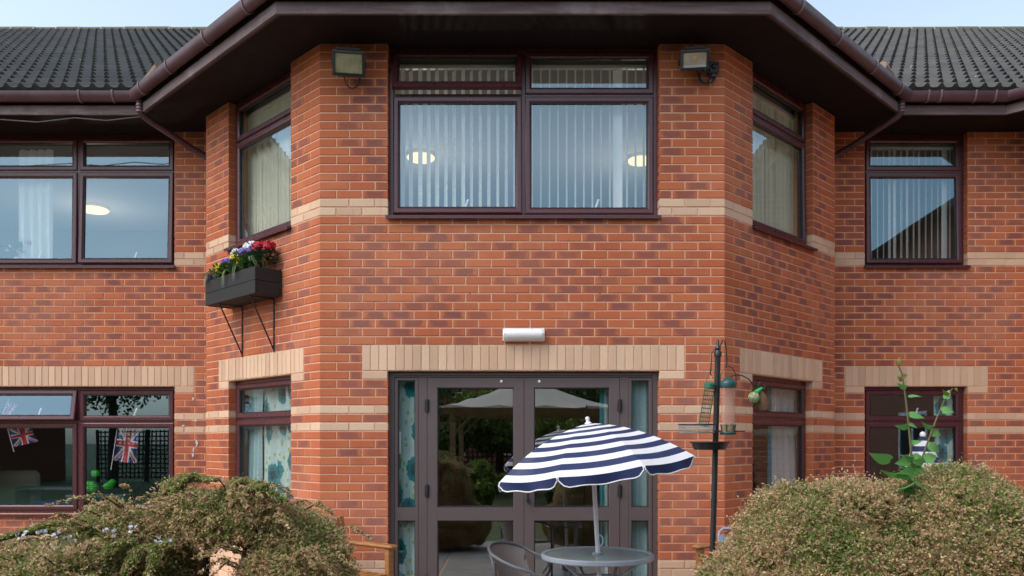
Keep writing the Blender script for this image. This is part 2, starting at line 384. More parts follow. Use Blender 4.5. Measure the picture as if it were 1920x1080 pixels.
wall('front wall of the bay above and beside the glazed doors', (0, 0, 0), 0, -HF, HF, [(*FO, 0, 2.1), (*FO, ST, TT)], [FO], T8, T8, True, big=True, grid=-1.17)
wall('canted brick wall carrying the black planter box', (-HB, YB, 0), -q45, 0, ANG, [(AO0, AO1, SB, 2.1), (AO0, AO1, ST, TT)], [(AO0, AO1)], T8, T8, True, grid=AO1)
wall('canted brick wall behind the bird feeding pole', (HF, 0, 0), q45, 0, ANG, [(ANG-AO1, ANG-AO0, SB, 2.1), (ANG-AO1, ANG-AO0, ST, TT)], [(ANG-AO1, ANG-AO0)], T8, T8, True, grid=ANG-AO1)
wall('wing wall beside the planter side of the bay', (0, YW, 0), 0, -11.3, -3.2, [(*LW, SB, 2.1), (*LW, ST, TT)], [LW], 0, 0, True, grid=LW[1])
wall('wing wall behind the sapling', (0, YW, 0), 0, 3.2, 5.9, [(*RW, SB, 2.1), (*RW, ST, TT)], [RW], 0, 0, True, grid=RW[0])
wall('short return of the bay', (-HB, YW, 0), -R(90), 0, YW-YB, [], [], 0, T8)
wall('short return of the bay', (HB, YB, 0), R(90), 0, YW-YB, [], [], T8, 0)
XB2 = 9.12
wall('return of the neighbouring bay', (XB2-HB, YW, 0), -R(90), 0, YW-YB, [], [], 0, T8)
wall('canted wall of the neighbouring bay', (XB2-HB, YB, 0), -q45, 0, ANG, [], [], T8, T8)
wall('front wall of the neighbouring bay', (XB2, 0, 0), 0, -HF, HF, [], [], T8, 0)

# small marks on the wall
for px, py in ((881, 525), (881, 552), (1125, 523), (1125, 550)):
    p = PX(px, py, 0); b = MB(); b.box(p.x-.004, p.x+.004, .002, .012, p.z-.032, p.z+.032); b.build('weep_vent', 'black_rubber', root)

M.setdefault('lime_bloom', None) or pm('lime_bloom', (.62, .57, .55), .95, .3, 40, .3)
for i, (px, py, w_, h_) in enumerate(((369, 830, 5, 14), (363, 843, 4, 10), (362, 853, 5, 9), (366, 788, 12, 4), (344, 798, 9, 3), (362, 748, 4, 6), (340, 806, 5, 3))):
    p = PX(px, py, YW-.004); rr = random.Random(i); b = MB(); n = 11; rad = [(w_/2/167*rr.uniform(.5, 1.2)*math.cos(6.283*k/n), h_/2/167*rr.uniform(.6, 1.2)*math.sin(6.283*k/n)) for k in range(n)]
    b.add([(p.x+x, p.y-.001, p.z+z) for x, z in rad]+[(p.x+x, p.y+.008, p.z+z) for x, z in rad], [tuple(range(n)), tuple(range(n, 2*n))]+[(k, (k+1) % n, (k+1) % n+n, k+n) for k in range(n)]); b.build('lime_bloom', 'lime_bloom', root)
# interior shells -----------------------------------------------------------
def slab(name, pts, z0, z1, mat):
    b = MB(); n = len(pts); b.add([(x, y, z0) for x, y in pts]+[(x, y, z1) for x, y in pts], [tuple(range(n)), tuple(range(n, 2*n))]+[(i, (i+1) % n, (i+1) % n+n, i+n) for i in range(n)])
    return b.build(name, mat, root)
inn = .2
foot = [(-8.9, YW+inn), (-HB+inn*.4-.06, YW+inn), (-HB+inn+.02, YB+inn*.42), (-HF+inn*.42, inn), (HF-inn*.42, inn), (HB-inn-.02, YB+inn*.42), (HB-inn*.4+.06, YW+inn), (5.75, YW+inn), (5.75, 7), (-8.9, 7)]
slab('floor_slab', foot, .0, .05, 'room_floor'); slab('floor_slab', foot, 2.75, 2.83, 'room_floor'); slab('ceiling', foot, 2.55, 2.62, 'ceiling_white'); slab('ceiling', foot, 4.86, 4.92, 'ceiling_white')
for x in (-3.15, 3.05):
    for za, zb in ((.06, 2.54),): b = MB(); b.box(x, x+.1, YW+.26, 6.9, za, zb); b.build('partition', 'room_wall' if za > 1 else 'room_dark', root)
b = MB(); b.box(-8.85, 5.7, 6.0, 6.1, 2.84, 4.85); b.box(-8.9, -8.8, YW+.26, 6, 2.84, 4.85); b.box(5.62, 5.7, YW+.26, 6, 2.84, 4.85); b.build('room_back_wall', 'room_wall', root)
b = MB(); b.box(-8.85, 5.7, 6.4, 6.5, .06, 2.54); b.box(-8.9, -8.8, YW+.26, 6, .06, 2.54); b.box(5.62, 5.7, YW+.26, 6, .06, 2.54); b.build('room_back_wall', 'room_dark', root)
b = MB(); b.box(-8.9, 12, 7.0, 7.2, 0, 4.95); b.box(-9.1, -8.95, 2.28, 7, 0, 4.95); b.build('rear_wall', 'room_dark', root)

# eaves: offset polylines ------------------------------------------------------
def eave(o):
    return [(-11.6, YW-o), (-3.787-T8*o, YW-o), (-HF-T8*o, -o), (HF+T8*o, -o), (3.787+T8*o, YW-o), (XB2-3.787-T8*o, YW-o), (XB2-HF-T8*o, -o), (11.0, -o)]
def sweep(name, prof, i, mat, smooth=False, ext=0):
    n = len(prof); A = [eave(o)[i] for o, z in prof]; B = [eave(o)[i+1] for o, z in prof]; b = MB()
    b.add([(A[k][0], A[k][1], prof[k][1]) for k in range(n)]+[(B[k][0], B[k][1], prof[k][1]) for k in range(n)], [(k, (k+1) % n, (k+1) % n+n, k+n) for k in range(n)]+[tuple(range(n)), tuple(range(n, 2*n))])
    return b.build(name, mat, root, smooth)
gp = [(.612+.058*math.cos(a), 5.125-.095*math.sin(a)) for a in np.linspace(0, math.pi, 13)]
gp = gp+[(.612+.053*math.cos(a), 5.127-.089*math.sin(a)) for a in np.linspace(math.pi, 0, 13)]
for i in range(7):
    sweep('fascia_board', [(.525, 4.925), (.55, 4.925), (.55, 5.018), (.545, 5.024), (.525, 5.024)], i, 'fascia_wood')
    sweep('fascia_backing', [(.49, 4.94), (.524, 4.94), (.524, 5.14), (.49, 5.14)], i, 'fascia_dark')
    g = sweep('gutter', gp, i, 'gutter_pvc', True)
    # union clips along the gutter
    A, B = Vector((*eave(.612)[i], 0)), Vector((*eave(.612)[i+1], 0)); L = (B-A).length; d = (B-A).normalized(); out = Vector((d.y, -d.x, 0))
    ds = {0: [L-.55, L-.20, L-2.2, L-3.9], 1: [.28, .95, 1.75, 2.5], 2: [.4, 2.0, 3.4], 3: [L-.28, L-.95, L-1.75, L-2.5], 4: [.20, .33, L-.35, L-.14], 5: [.3, 1.2], 6: [1]}[i]
    for x in ds:
        k = MB(); arc = np.linspace(-.05, math.pi+.05, 13)
        for s_ in (-.009, .009):
            for rr in (.066, .056): pass
        prof = [(.0675*math.cos(a), -.106*math.sin(a)) for a in arc]; pin = [(.057*math.cos(a), -.094*math.sin(a)) for a in arc]
        pr = prof+pin[::-1]; n = len(pr); P0 = A+d*x
        k.add([tuple(P0+d*s_+out*o+Vector((0, 0, 5.126+z))) for s_ in (-.008, .008) for o, z in pr], [(j, (j+1) % n, (j+1) % n+n, j+n) for j in range(n)]+[tuple(range(n)), tuple(range(n, 2*n))])
        k.build('gutter_clip', 'gutter_clip', g, True)
outp = eave(.525); sof = outp+[(11, 3.2), (-11.6, 3.2)]
slab('soffit', sof, 4.952, 4.966, 'soffit')
for sgn in (-1, 1):   # swan-neck downpipes
    x0 = 3.975*sgn; b = MB(); b.tube([(x0, 1.412, 5.06), (x0, 1.412, 4.985), (x0, 1.412, 4.93), (x0-.02*sgn, 1.44, 4.895), (x0-.06*sgn, 1.48, 4.87), (3.62*sgn, 1.86, 4.715), (3.50*sgn, 1.955, 4.66), (3.44*sgn, 1.975, 4.60), (3.44*sgn, 1.975, 4.5), (3.44*sgn, 1.975, .05)], .034, 12)
    dp = b.build('downpipe', 'gutter_pvc', root, True)
    b = MB()
    for z in (5.03, 4.995, 4.96, 4.93): b.tube([(x0, 1.412, z-.007), (x0, 1.412, z+.007)], .041, 12)
    b.build('pipe_collar', 'gutter_clip', dp, True)
b = MB(); pts = [PX(px, py, 1.44) for px, py in ((-90, 229), (0, 224), (70, 229), (140, 221), (200, 226), (262, 219))]
b.tube([tuple(p) for p in pts], .006, 6); tag(b.build('eaves_cable', 'grey_cable', None, True), 'thin grey cable sagging along the wooden fascia above the wing window', 'cable')

# roof tiles --------------------------------------------------------------------
PIT = R(30.2); GA = .345; TW = .30; NR = 26; EZ, EY = 5.145, YW-.60
def tile_shape():
    n = 16; V, Fc = [], []
    def pz(x): 
        t = (x % .15)/.15; return .044*max(0, math.sin(math.pi*min(1, t/.52)))**1.3 if t < .52 else -.004*math.sin(math.pi*(t-.52)/.48)
    xs = [TW*i/n for i in range(n+1)]
    for x in xs: V.append((x, 0, pz(x)+.046)); V.append((x, .42, pz(x)*.9+.002)); V.append((x, .012, pz(x)*.15-.004))
    for i in range(n): a, b_ = 3*i, 3*i+3; Fc += [(a, b_, b_+1, a+1), (a+2, b_+2, b_, a)]
    return V, Fc
tv, tf = tile_shape()
Tr = Matrix.Translation((0, EY, EZ)) @ Matrix.Rotation(PIT, 4, 'X')
def wing_roof(sgn):
    xs = [(-11.4+i*TW) for i in range(29)] if sgn < 0 else [(2.7+i*TW) for i in range(29)]
    tm = bpy.data.meshes.new('roof_tile'); tm.from_pydata(tv, [], tf); tm.materials.append(M['tile_obj']); tm.polygons.foreach_set('use_smooth', [True]*len(tm.polygons))
    try: tm.set_sharp_from_angle(angle=R(50))
    except Exception: pass
    deck = MB(); a = Tr @ Vector((0, 0, -.02)); e = Tr @ Vector((0, NR*GA, -.02)); x0, x1 = (-11.4, -1.5) if sgn < 0 else (1.5, 11.4)
    deck.add([(x0, a.y, a.z), (x1, a.y, a.z), (x1, e.y, e.z), (x0, e.y, e.z), (x0, e.y+3, e.z-2), (x1, e.y+3, e.z-2)], [(0, 1, 2, 3), (3, 2, 5, 4)])
    rf = deck.build('roof', 'fascia_dark', root); V, Fc = [], []; cnt = 0
    for r in range(NR):
        d = r*GA*math.cos(PIT)
        for x in xs:
            lim = 3.787+.6*T8-min(d, 5)*T8      # valley with the bay roof
            if abs(x+TW/2) < lim-.25: continue
            vis = 3.9+.06*r < abs(x) < (5.5+r*.19)
            if r < 13 and cnt < 150 and vis:
                o = link('roof_tile', tm, rf); o.matrix_local = Tr @ Matrix.Translation((x, r*GA, rnd.uniform(-.002, .002))) @ Matrix.Rotation(rnd.uniform(-.01, .01), 4, 'Y'); cnt += 1
            else:
                Tm = Tr @ Matrix.Translation((x, r*GA, rnd.uniform(-.002, .002))) @ Matrix.Rotation(rnd.uniform(-.01, .01), 4, 'Y'); o0 = len(V)
                V += [tuple(Tm @ Vector(p)) for p in tv]; Fc += [tuple(i+o0 for i in f) for f in tf]
    me = bpy.data.meshes.new('tiling'); me.from_pydata(V, [], Fc); me.materials.append(M['tile_att']); me.polygons.foreach_set('use_smooth', [True]*len(me.polygons))
    try: me.set_sharp_from_angle(angle=R(50))
    except Exception: pass
    o = link('tiling', me, rf); o['kind'] = 'stuff'
    rp = Tr @ Vector((0, NR*GA+.02, .05)); k = MB(); k.tube([(0, 0, 0), (.44, 0, 0)], .10, 10); k2 = MB(); k2.tube([(-.010, 0, 0), (.010, 0, 0)], .1015, 10); rme = None
    for i in range(21):
        x = -11.4+i*.45 if sgn < 0 else 2.0+i*.45
        if rme is None: o = k.build('ridge_tile', 'ridge_clay', rf, True); rme = o.data; o2 = k2.build('ridge_joint', 'mortar_white', rf, True); jme = o2.data
        else: o = link('ridge_tile', rme, rf); o2 = link('ridge_joint', jme, rf)
        o.location = (x, rp.y, rp.z-.06+rnd.uniform(-.008, .008)); o2.location = (x, rp.y, rp.z-.058)
    return rp
wing_roof(-1); wing_roof(1)
def bay_roof(xc):
    t = math.tan(PIT); o = .60; z0 = EZ; d = NR*GA*math.cos(PIT)*.5; H = d*t
    P = [(xc-3.787-T8*o, YW-o), (xc-HF-T8*o, -o), (xc+HF+T8*o, -o), (xc+3.787+T8*o, YW-o)]
    h1 = (P[1][0]+T8*d, P[1][1]+d); h2 = (P[2][0]-T8*d, P[2][1]+d); v1 = (P[0][0]+T8*d, P[0][1]+d); v2 = (P[3][0]-T8*d, P[3][1]+d)
    V = [(*p, z0) for p in P]+[(*p, z0+H) for p in (v1, h1, h2, v2)]
    b = MB(); b.add(V, [(1, 2, 6, 5), (0, 1, 5, 4), (2, 3, 7, 6), (4, 5, 6, 7)]); b.build('bay_roof', 'tile_att', root)
    for s in (0, 3):   # pale bedding at the valley foot
        x, y = P[s]; g = -1 if s == 0 else 1; b = MB(); b.tube([(x-.06*g, y+.05, z0+.03), (x-.16*g, y-.06, z0+.075), (x-.42*g, y-.36, z0+.10)], .05, 8); b.build('valley_mortar', 'valley_mortar', root, True)
bay_roof(0)
slab('neighbouring_bay_roof', [(XB2-3.787-T8*.5, YW-.5), (XB2-HF-T8*.5, -.5), (11, -.5), (11, 3.2), (XB2-3.9, 3.2)], 5.10, 5.13, 'fascia_dark')

# windows ------------------------------------------------------------------------
OF = [(0, .080), (.034, .080), (.040, .086), (.040, .150), (0, .150)]
SH = [(0, .086), (.003, .069), (.010, .064), (.040, .064), (.052, .074), (.056, .090), (.056, .115), (0, .115)]
def window(label, origin, rz, u0, u1, z0, z1, zt, n, opened={}, handles=()):
    b = MB(); b.ring(u0, u1, z0, z1, OF); cw = (u1-u0-.08-(n-1)*.034)/n
    for i in range(1, n): x = u0+.04+i*cw+(i-1)*.034; b.box(x, x+.034, .081, .149, z0+.04, z1-.04)
    b.box(u0+.04, u1-.04, .0815, .1485, zt-.015, zt+.015)
    wd = b.build('window', 'upvc', root, loc=origin, rot=(0, 0, rz)); wd['label'] = label
    s = MB(); s.box(u0-.015, u1+.015, -.045, .082, z0-.022, z0-.003, b=.004); s.box(u0-.015, u1+.015, -.045, -.036, z0-.032, z0-.02); s.build('sill', 'upvc', wd)
    for i in range(n):
        x0 = u0+.036+i*(cw+.034); x1 = x0+cw+.008
        for kind, za, zb in (('fan', zt+.011, z1-.036), ('low', z0+.036, zt-.011)):
            an = opened.get((i, kind), 0); loc = (x0, .09, zb); rot = (-R(an), 0, 0)
            k = MB(); k.ring(0, x1-x0, za-zb, 0, [(p, y-.09) for p, y in SH]); k.build('sash', 'upvc', wd, loc=loc, rot=rot)
            k = MB(); k.ring(0, x1-x0, za-zb, 0, [(.054, -.012), (.060, -.012), (.060, .012), (.054, .012)]); k.build('glazing_gasket', 'black_rubber', wd, loc=loc, rot=rot)
            k = MB(); k.add([(.056, .003, za-zb+.056), (x1-x0-.056, .003, za-zb+.056), (x1-x0-.056, .003, -.056), (.056, .003, -.056)], [(0, 1, 2, 3)]); k.build('pane', 'glass', wd, loc=loc, rot=rot, recalc=False)
            if (i, kind) in handles:
                k = MB(); k.box(-.012, .012, -.02, .0, -.03, .03, b=.004); k.box(-.009, .009, -.035, -.02, -.02, .11, b=.004, T=TR(ry=.35)); k.build('handle', 'white_plastic', wd, loc=(x0+cw*.55, .165, za+.045))
    return wd
window('wide upper window of the bay with one fanlight ajar', (0, 0, 0), 0, *FO, ST, 4.945, 4.53, 2, {(0, 'fan'): 17, (0, 'low'): 1.2}, [(0, 'low'), (1, 'low')])
window('upper window above the planter box', (-HB, YB, 0), -q45, AO0, AO1, ST, 4.945, 4.53, 1)
window('upper window in the canted wall above the bird feeders', (HF, 0, 0), q45, ANG-AO1, ANG-AO0, ST, 4.945, 4.53, 1, {(0, 'low'): 1.0})
window('upper wing window with a vase of flowers inside', (0, YW, 0), 0, *LW, ST, 4.945, 4.53, 2, {(1, 'low'): 2.2, (0, 'low'): 1.0}, [(0, 'low'), (1, 'low')])
window('lower wing window hung with small flags', (0, YW, 0), 0, *LW, SB, 2.098, 1.705, 2, {(0, 'fan'): 11}, [(0, 'fan'), (1, 'fan')])
window('narrow upper wing window with loosely twisted blinds', (0, YW, 0), 0, *RW, ST, 4.945, 4.53, 1, {(0, 'low'): 1.6})
window('narrow lower wing window behind the sapling', (0, YW, 0), 0, *RW, SB, 2.098, 1.705, 1, {}, [(0, 'fan')])
window('lower window under the planter box', (-HB, YB, 0), -q45, AO0, AO1, SB, 2.098, 1.705, 1)
window('lower window beside the bird feeding pole', (HF, 0, 0), q45, ANG-AO1, ANG-AO0, SB, 2.098, 1.705, 1, {}, [(0, 'fan')])

# door set -----------------------------------------------------------------------
def doors():
    x0, x1 = FO; b = MB(); b.ring(x0, x1, -.02, 2.098, [(0, .07), (.045, .07), (.05, .075), (.05, .16), (0, .16)])
    sl, sr = x0+.295, x1-.295
    for x in (sl, sr): b.box(x-.038, x+.038, .066, .158, .03, 2.048)
    b.box(x0+.05, x1-.05, .058, .07, 2.066, 2.090, b=.003)
    dr = b.build('door_set', 'door_alu', root); dr['label'] = 'grey brown double glazed doors with narrow sidelights'
    def leaf(a, c, name, w, rails, hinge=None):
        k = MB(); k.ring(a, c, .03, 2.045, [(0, .062), (w, .062), (w+.006, .07), (w+.006, .11), (0, .11)])
        for r0, r1 in rails: k.box(a+w, c-w, .0625, .1095, r0, r1)
        lf = k.build(name, 'door_alu', dr)
        zc = [.03+w]+[v for r in rails for v in r]+[2.045-w]
        for i in range(0, len(zc), 2):
            p = MB(); p.add([(a+w, .09, zc[i]), (c-w, .09, zc[i]), (c-w, .09, zc[i+1]), (a+w, .09, zc[i+1])], [(0, 1, 2, 3)]); p.build('pane', 'door_glass' if c-a > .5 else 'glass', dr, recalc=False)
            p = MB(); p.ring(a+w, c-w, zc[i], zc[i+1], [(.005, .075), (.011, .075), (.011, .1), (.005, .1)]); p.build('glazing_gasket', 'black_rubber', dr)
        return lf
    m = (sl+sr)/2+.005; rl = [(.79, .905)]
    leaf(sl+.042, m-.002, 'door_leaf', .085, rl); leaf(m+.002, sr-.042, 'door_leaf', .085, rl)
    leaf(x0+.052, sl-.04, 'sidelight', .022, rl); leaf(sr+.04, x1-.052, 'sidelight', .022, rl)
    for x in (sl+.04, sr-.04):
        for z in (.25, 1.05, 1.80):
            k = MB(); k.tube([(x, .056, z-.055), (x, .056, z+.055)], .012, 10); k.box(x-.02, x+.02, .056, .064, z-.05, z+.05, b=.002); k.build('hinge', 'ral_black', dr, True)
    for px in (940, 1011):
        p = PX(px, 715, .06); k = MB(); k.lathe([(.001, 0), (.011, .002), (.012, .008), (.012, .012)], 12, T=TR((p.x, .052, p.z), rx=R(-90))); k.build('cover_cap', 'white_plastic', dr, True)
    k = MB(); p = PX(746, 830, .1); k.box(p.x-.026, p.x+.026, .10, .14, p.z-.1, p.z+.1, b=.006); k.build('alarm_box', 'white_plastic', dr)
    k = MB(); k.box(m+.02, m+.05, .02, .062, .95, .985, b=.005); k.box(m+.022, m+.045, .018, .03, .965, 1.09, b=.005); k.build('handle', 'ral_black', dr)
doors()

# ================================================================== THINGS ON THE BUILDING
pm('fitting_grey', (.45, .46, .48), .4, .1)
def floodlight(px, py, tilt, yaw, label, w, h, led):
    p = PX(px, py, -.16); o = empty('floodlight', label, 'floodlight', (p.x, -.16, p.z), group='floodlights under the eaves'); o.rotation_euler = (tilt, 0, yaw)
    b = MB()   # tapering body
    b.add([(-w/2, -.03, -h/2), (w/2, -.03, -h/2), (w/2, -.03, h/2), (-w/2, -.03, h/2), (-w*.32, .085, -h*.3), (w*.32, .085, -h*.3), (w*.32, .085, h*.36), (-w*.32, .085, h*.36)],
          [(0, 1, 2, 3), (4, 5, 6, 7), (0, 1, 5, 4), (1, 2, 6, 5), (2, 3, 7, 6), (3, 0, 4, 7)])
    b.build('body', 'ral_black', o)
    b = MB(); b.ring(-w/2-.008, w/2+.008, -h/2-.008, h/2+.008, [(0, -.05), (.02, -.055), (.024, -.045), (.024, -.028), (0, -.028)]); b.build('bezel', 'ral_black', o)
    b = MB(); b.box(-w/2+.014, w/2-.014, -.040, -.034, -h/2+.014, h/2-.014); b.build('lens', 'reflector' if led else 'flood_glass', o)
    if led:
        b = MB(); b.box(-.014, .014, -.044, -.0405, .008, .03); b.build('led_chip', 'led_yellow', o)
        b = MB(); b.box(-w/2+.016, w/2-.016, -.043, -.0405, -h/2+.016, -h/2+.034); b.build('lower_reflector', 'fitting_grey', o)
    b = MB(); b.box(-w*.4, w*.4, -.06, .06, h/2+.009, h/2+.032, b=.004); b.build('visor', 'ral_black', o)
    for sx in (-1, 1):
        b = MB(); b.box(sx*(w/2+.012)-.004, sx*(w/2+.012)+.004, -.02, .1, -.012, .03); b.build('bracket_arm', 'ral_black', o)
        b = MB(); b.lathe([(.010, 0), (.010, .014)], 10, T=TR((sx*w*.36, -.05, -h/2-.006), rx=R(90))); b.build('clamp_screw', 'ral_black', o)
    b = MB(); b.box(-w/2-.016, w/2+.016, .1, .107, -.015, .04); b.box(-.02, .02, .1, .17, -.01, .03); b.build('bracket', 'ral_black', o)
    return p
p = floodlight(654, 120, R(17), R(9), 'older black floodlight with yellowed glass and a cable loop below', .255, .185, False)
b = MB(); b.tube([(p.x+.0, -.06, 4.96), (p.x-.01, -.05, 4.9), (p.x-.0, -.03, 4.80)], .006, 6); tag(b.build('lamp_cable', 'cable', None, True), 'short black cable rising from the older floodlight to the soffit', 'cable')
b = MB(); b.tube([(p.x-.045, -.15, p.z-.09)]+[(p.x+.02+.065*math.cos(a), -.11, p.z-.10+.085*math.sin(a)) for a in np.linspace(math.pi, 2*math.pi, 10)]+[(p.x+.085, -.05, p.z-.05)], .006, 6)
tag(b.build('lamp_cable', 'cable', None, True), 'black cable looping under the older floodlight with yellowed glass', 'cable')
p = floodlight(1302, 114, R(15), R(-7), 'newer black LED floodlight with a small sensor beside it', .225, .15, True)
b = MB(); b.tube([(p.x, -.05, 4.96), (p.x, -.04, 4.88), (p.x+.01, -.03, 4.80)], .006, 6); tag(b.build('lamp_cable', 'cable', None, True), 'short black cable rising from the newer LED floodlight to the soffit', 'cable')
q = PX(1337, 128, -.03); o = empty('motion_sensor', 'small black motion sensor with coiled cable beside the LED floodlight', 'sensor', tuple(q))
b = MB(); b.box(-.045, .045, -.035, .035, -.05, .05, b=.012); b.build('housing', 'ral_black', o)
b = MB(); b.lathe([(.026, 0), (.024, .012), (.012, .02), (.002, .022)], 14, T=TR((0, -.035, .0), rx=R(90))); b.build('lens', 'ral_black', o, True)
b = MB(); b.box(-.02, .03, -.015, .02, -.08, -.048, b=.005); b.build('cable_gland', 'ral_black', o)
b = MB(); b.tube([(.02, .0, -.075), (-.005, -.005, -.12), (-.04, -.01, -.14), (-.085, -.01, -.13), (-.118, -.01, -.09), (-.118, -.01, -.055), (-.085, -.012, -.03), (-.05, -.016, -.035), (-.028, -.018, -.07), (-.04, -.02, -.12), (-.075, -.02, -.145), (-.115, -.01, -.12), (-.13, .0, -.06), (-.14, .0, -.02)], .0075, 6); b.build('coiled_cable', 'cable', o, True)

p = PX(982, 628, -.01); o = empty('bulkhead_light', 'white plastic bulkhead light on the brick wall above the double doors', 'wall light', (p.x, -.003, p.z))
b = MB(); b.box(-.182, .182, -.022, 0, -.057, .057, b=.008); b.build('base', 'white_plastic', o)
b = MB(); n = 14; V = []; Fc = []
for x, sc_ in ((-.178, .82), (-.165, .96), (-.14, 1), (.14, 1), (.165, .96), (.178, .82)):
    for k in range(n): a = math.pi*k/(n-1); V.append((x, -.022-.062*sc_*math.sin(a), .053*sc_*math.cos(a)))
for i in range(5):
    for k in range(n-1): Fc.append((i*n+k, i*n+k+1, (i+1)*n+k+1, (i+1)*n+k))
Fc += [tuple(range(n)), tuple(range(5*n, 6*n))]; b.add(V, Fc); b.build('diffuser', 'white_plastic', o, True)
for sx in (-1, 1): b = MB(); b.lathe([(.006, 0), (.006, .004)], 10, T=TR((sx*.165, -.082, 0), rx=R(90))); b.build('screw', 'fitting_grey', o)

# wall planter ---------------------------------------------------------------------
pm('planter_black', (.012, .013, .014), .7, .4, 5, .2, stretch=(1, 1, 8)); pm('soil', (.03, .02, .014), .95, .3, 20, .4)
# local frame of the canted wall: u from far corner, -y outwards
tA, tB = 1.17, .451; uA, uB = ANG-tA*math.sqrt(2), ANG-tB*math.sqrt(2)
pl = empty('wall_planter', 'black wooden planter box on two thin metal brackets below the upper window', 'planter', (-HB, YB, 0), -q45)
z0, z1, wd = 2.826, 3.07, .276
def board(a, c, y0, y1, za, zb, nm='board'): b = MB(); b.box(a, c, y0, y1, za, zb, b=.003); b.build(nm, 'planter_black', pl)
board(uA, uB, -wd, -wd+.02, z0, z0+.120, 'front_board'); board(uA, uB, -wd, -wd+.02, z0+.122, z1, 'front_board')
board(uA, uB, -.03, -.012, z0, z1+.01, 'back_board')
for a in (uA, uB-.02): board(a+.001, a+.019, -wd+.021, -.031, z0, z0+.120, 'end_board'); board(a+.001, a+.019, -wd+.021, -.031, z0+.122, z1-.002, 'end_board')
board(uA+.021, uB-.021, -wd+.021, -.031, z0+.004, z0+.02, 'base_board')
b = MB(); b.box(uA+.022, uB-.022, -wd+.022, -.032, z1-.05, z1-.03); b.build('soil', 'soil', pl)
for t_ in (1.005, .563):
    u = ANG-t_*math.sqrt(2); b = MB(); b.box(u-.010, u+.010, -.008, -.001, 2.325, z0-.001); b.box(u-.010, u+.010, -wd+.03, -.001, z0-.010, z0-.003); b.tube([(u, -.006, 2.35), (u, -.236, z0-.012)], .0075, 6); b.build('bracket', 'ral_black', pl)
pm('fl_red', (.62, .015, .05), .7, .4, 30); pm('fl_white', (.80, .82, .86), .7, .1, 30); pm('fl_yellow', (.85, .66, .03), .7, .2, 30); pm('fl_purple', (.22, .13, .55), .7, .3, 30); pm('fl_pink', (.55, .18, .30), .7, .3, 30)
pm('leaf_green', (.05, .15, .025), .55, .4, 20, trans=.25); pm('leaf_dark', (.012, .065, .03), .55, .4, 20, trans=.15); pm('leaf_strap', (.20, .32, .16), .5, .3, 10, trans=.2)
def petals(B, c, r, n, rr, dome=1.0, mi=0, ks=1.0):
    for i in range(n):
        a = rr.uniform(0, 6.28); cz = rr.uniform(-.25, 1); s = math.sqrt(max(0, 1-cz*cz)); d = Vector((s*math.cos(a), s*math.sin(a), cz*dome)); p = Vector(c)+d*r*rr.uniform(.75, 1.0)
        t = d.orthogonal().normalized(); t.rotate(Matrix.Rotation(rr.uniform(0, 6.28), 3, d)); u = d.cross(t).normalized(); k = ks*rr.uniform(.007, .013)
        B.add([tuple(p+t*k), tuple(p+u*k+d*.003), tuple(p-t*k), tuple(p-u*k-d*.002)], [(0, 1, 2, 3)], mi)
def leaves(B, c, r, n, rr, k0=.02, mi=0, up=.3):
    for i in range(n):
        a = rr.uniform(0, 6.28); d = Vector((math.cos(a), math.sin(a), rr.uniform(-.4, 1)+up)).normalized(); p = Vector(c)+d*r*rr.uniform(.4, 1.0); t = Vector((-math.sin(a), math.cos(a), rr.uniform(-.5, .5))).normalized(); L = k0*rr.uniform(.7, 1.5); wv = L*.33
        B.add([tuple(p), tuple(p+d*L*.5+t*wv), tuple(p+d*L), tuple(p+d*L*.5-t*wv)], [(0, 1, 2, 3)], mi)
fl = [(.06, -.19, .05, 'fl_purple', 'low purple flowers spilling at the far end of the planter box'), (.13, -.10, .10, 'fl_red', 'dark red flowers at the far end of the planter box'), (.22, -.20, .11, 'fl_yellow', 'bright yellow flowers near the front board of the planter box'), (.36, -.17, .13, 'fl_purple', 'purple flowers between two yellow clumps in the planter box'),
      (.36, -.08, .17, 'fl_red', 'small red bloom behind the purple flowers in the planter box'), (.52, -.13, .20, 'fl_white', 'white flowers in the middle of the planter box'), (.60, -.20, .13, 'fl_yellow', 'yellow flowers below the white ones in the planter box'), (.78, -.20, .15, 'fl_purple', 'violet flowers beside the big red bloom in the planter box'), (.72, -.08, .21, 'fl_white', 'pale flowers behind the violet ones in the planter box'), (.90, -.13, .20, 'fl_red', 'large round red bloom with dark leaves at the near end of the planter box')]
Wm = Matrix.Translation((-HB, YB, 0)) @ Matrix.Rotation(-q45, 4, 'Z')
for i, (u, y, h, mt, lb) in enumerate(fl):
    rr = random.Random(i+3); h *= 1.22; base = Wm @ Vector((uA+u, y, z1-.03)); big = 1.85 if i == 9 else (2.0 if i in (5, 8) else 1.55)
    o = empty('flower_plant', lb, 'flowers', tuple(base), group='flowers in the wall planter')
    b = MB(); leaves(b, (0, 0, h*.45), .075*big, int(90*big), rr, .035); b.build('leaves', 'leaf_dark' if i == 9 else 'leaf_green', o, recalc=False)
    b = MB()
    for _ in range(4): b.tube([(0, 0, 0), (rr.uniform(-.02, .02), rr.uniform(-.02, .02), h*.6), (rr.uniform(-.04, .04), rr.uniform(-.04, .04), h)], .0025, 5)
    b.build('stem', 'leaf_green', o, recalc=False)
    b = MB()
    for _ in range(9 if i != 9 else 11): petals(b, (rr.uniform(-.05, .05)*big, rr.uniform(-.035, .035)*big, h+rr.uniform(-.04, .03)), .022*big, int(46*big), rr)
    b.build('petals', mt, o, recalc=False)
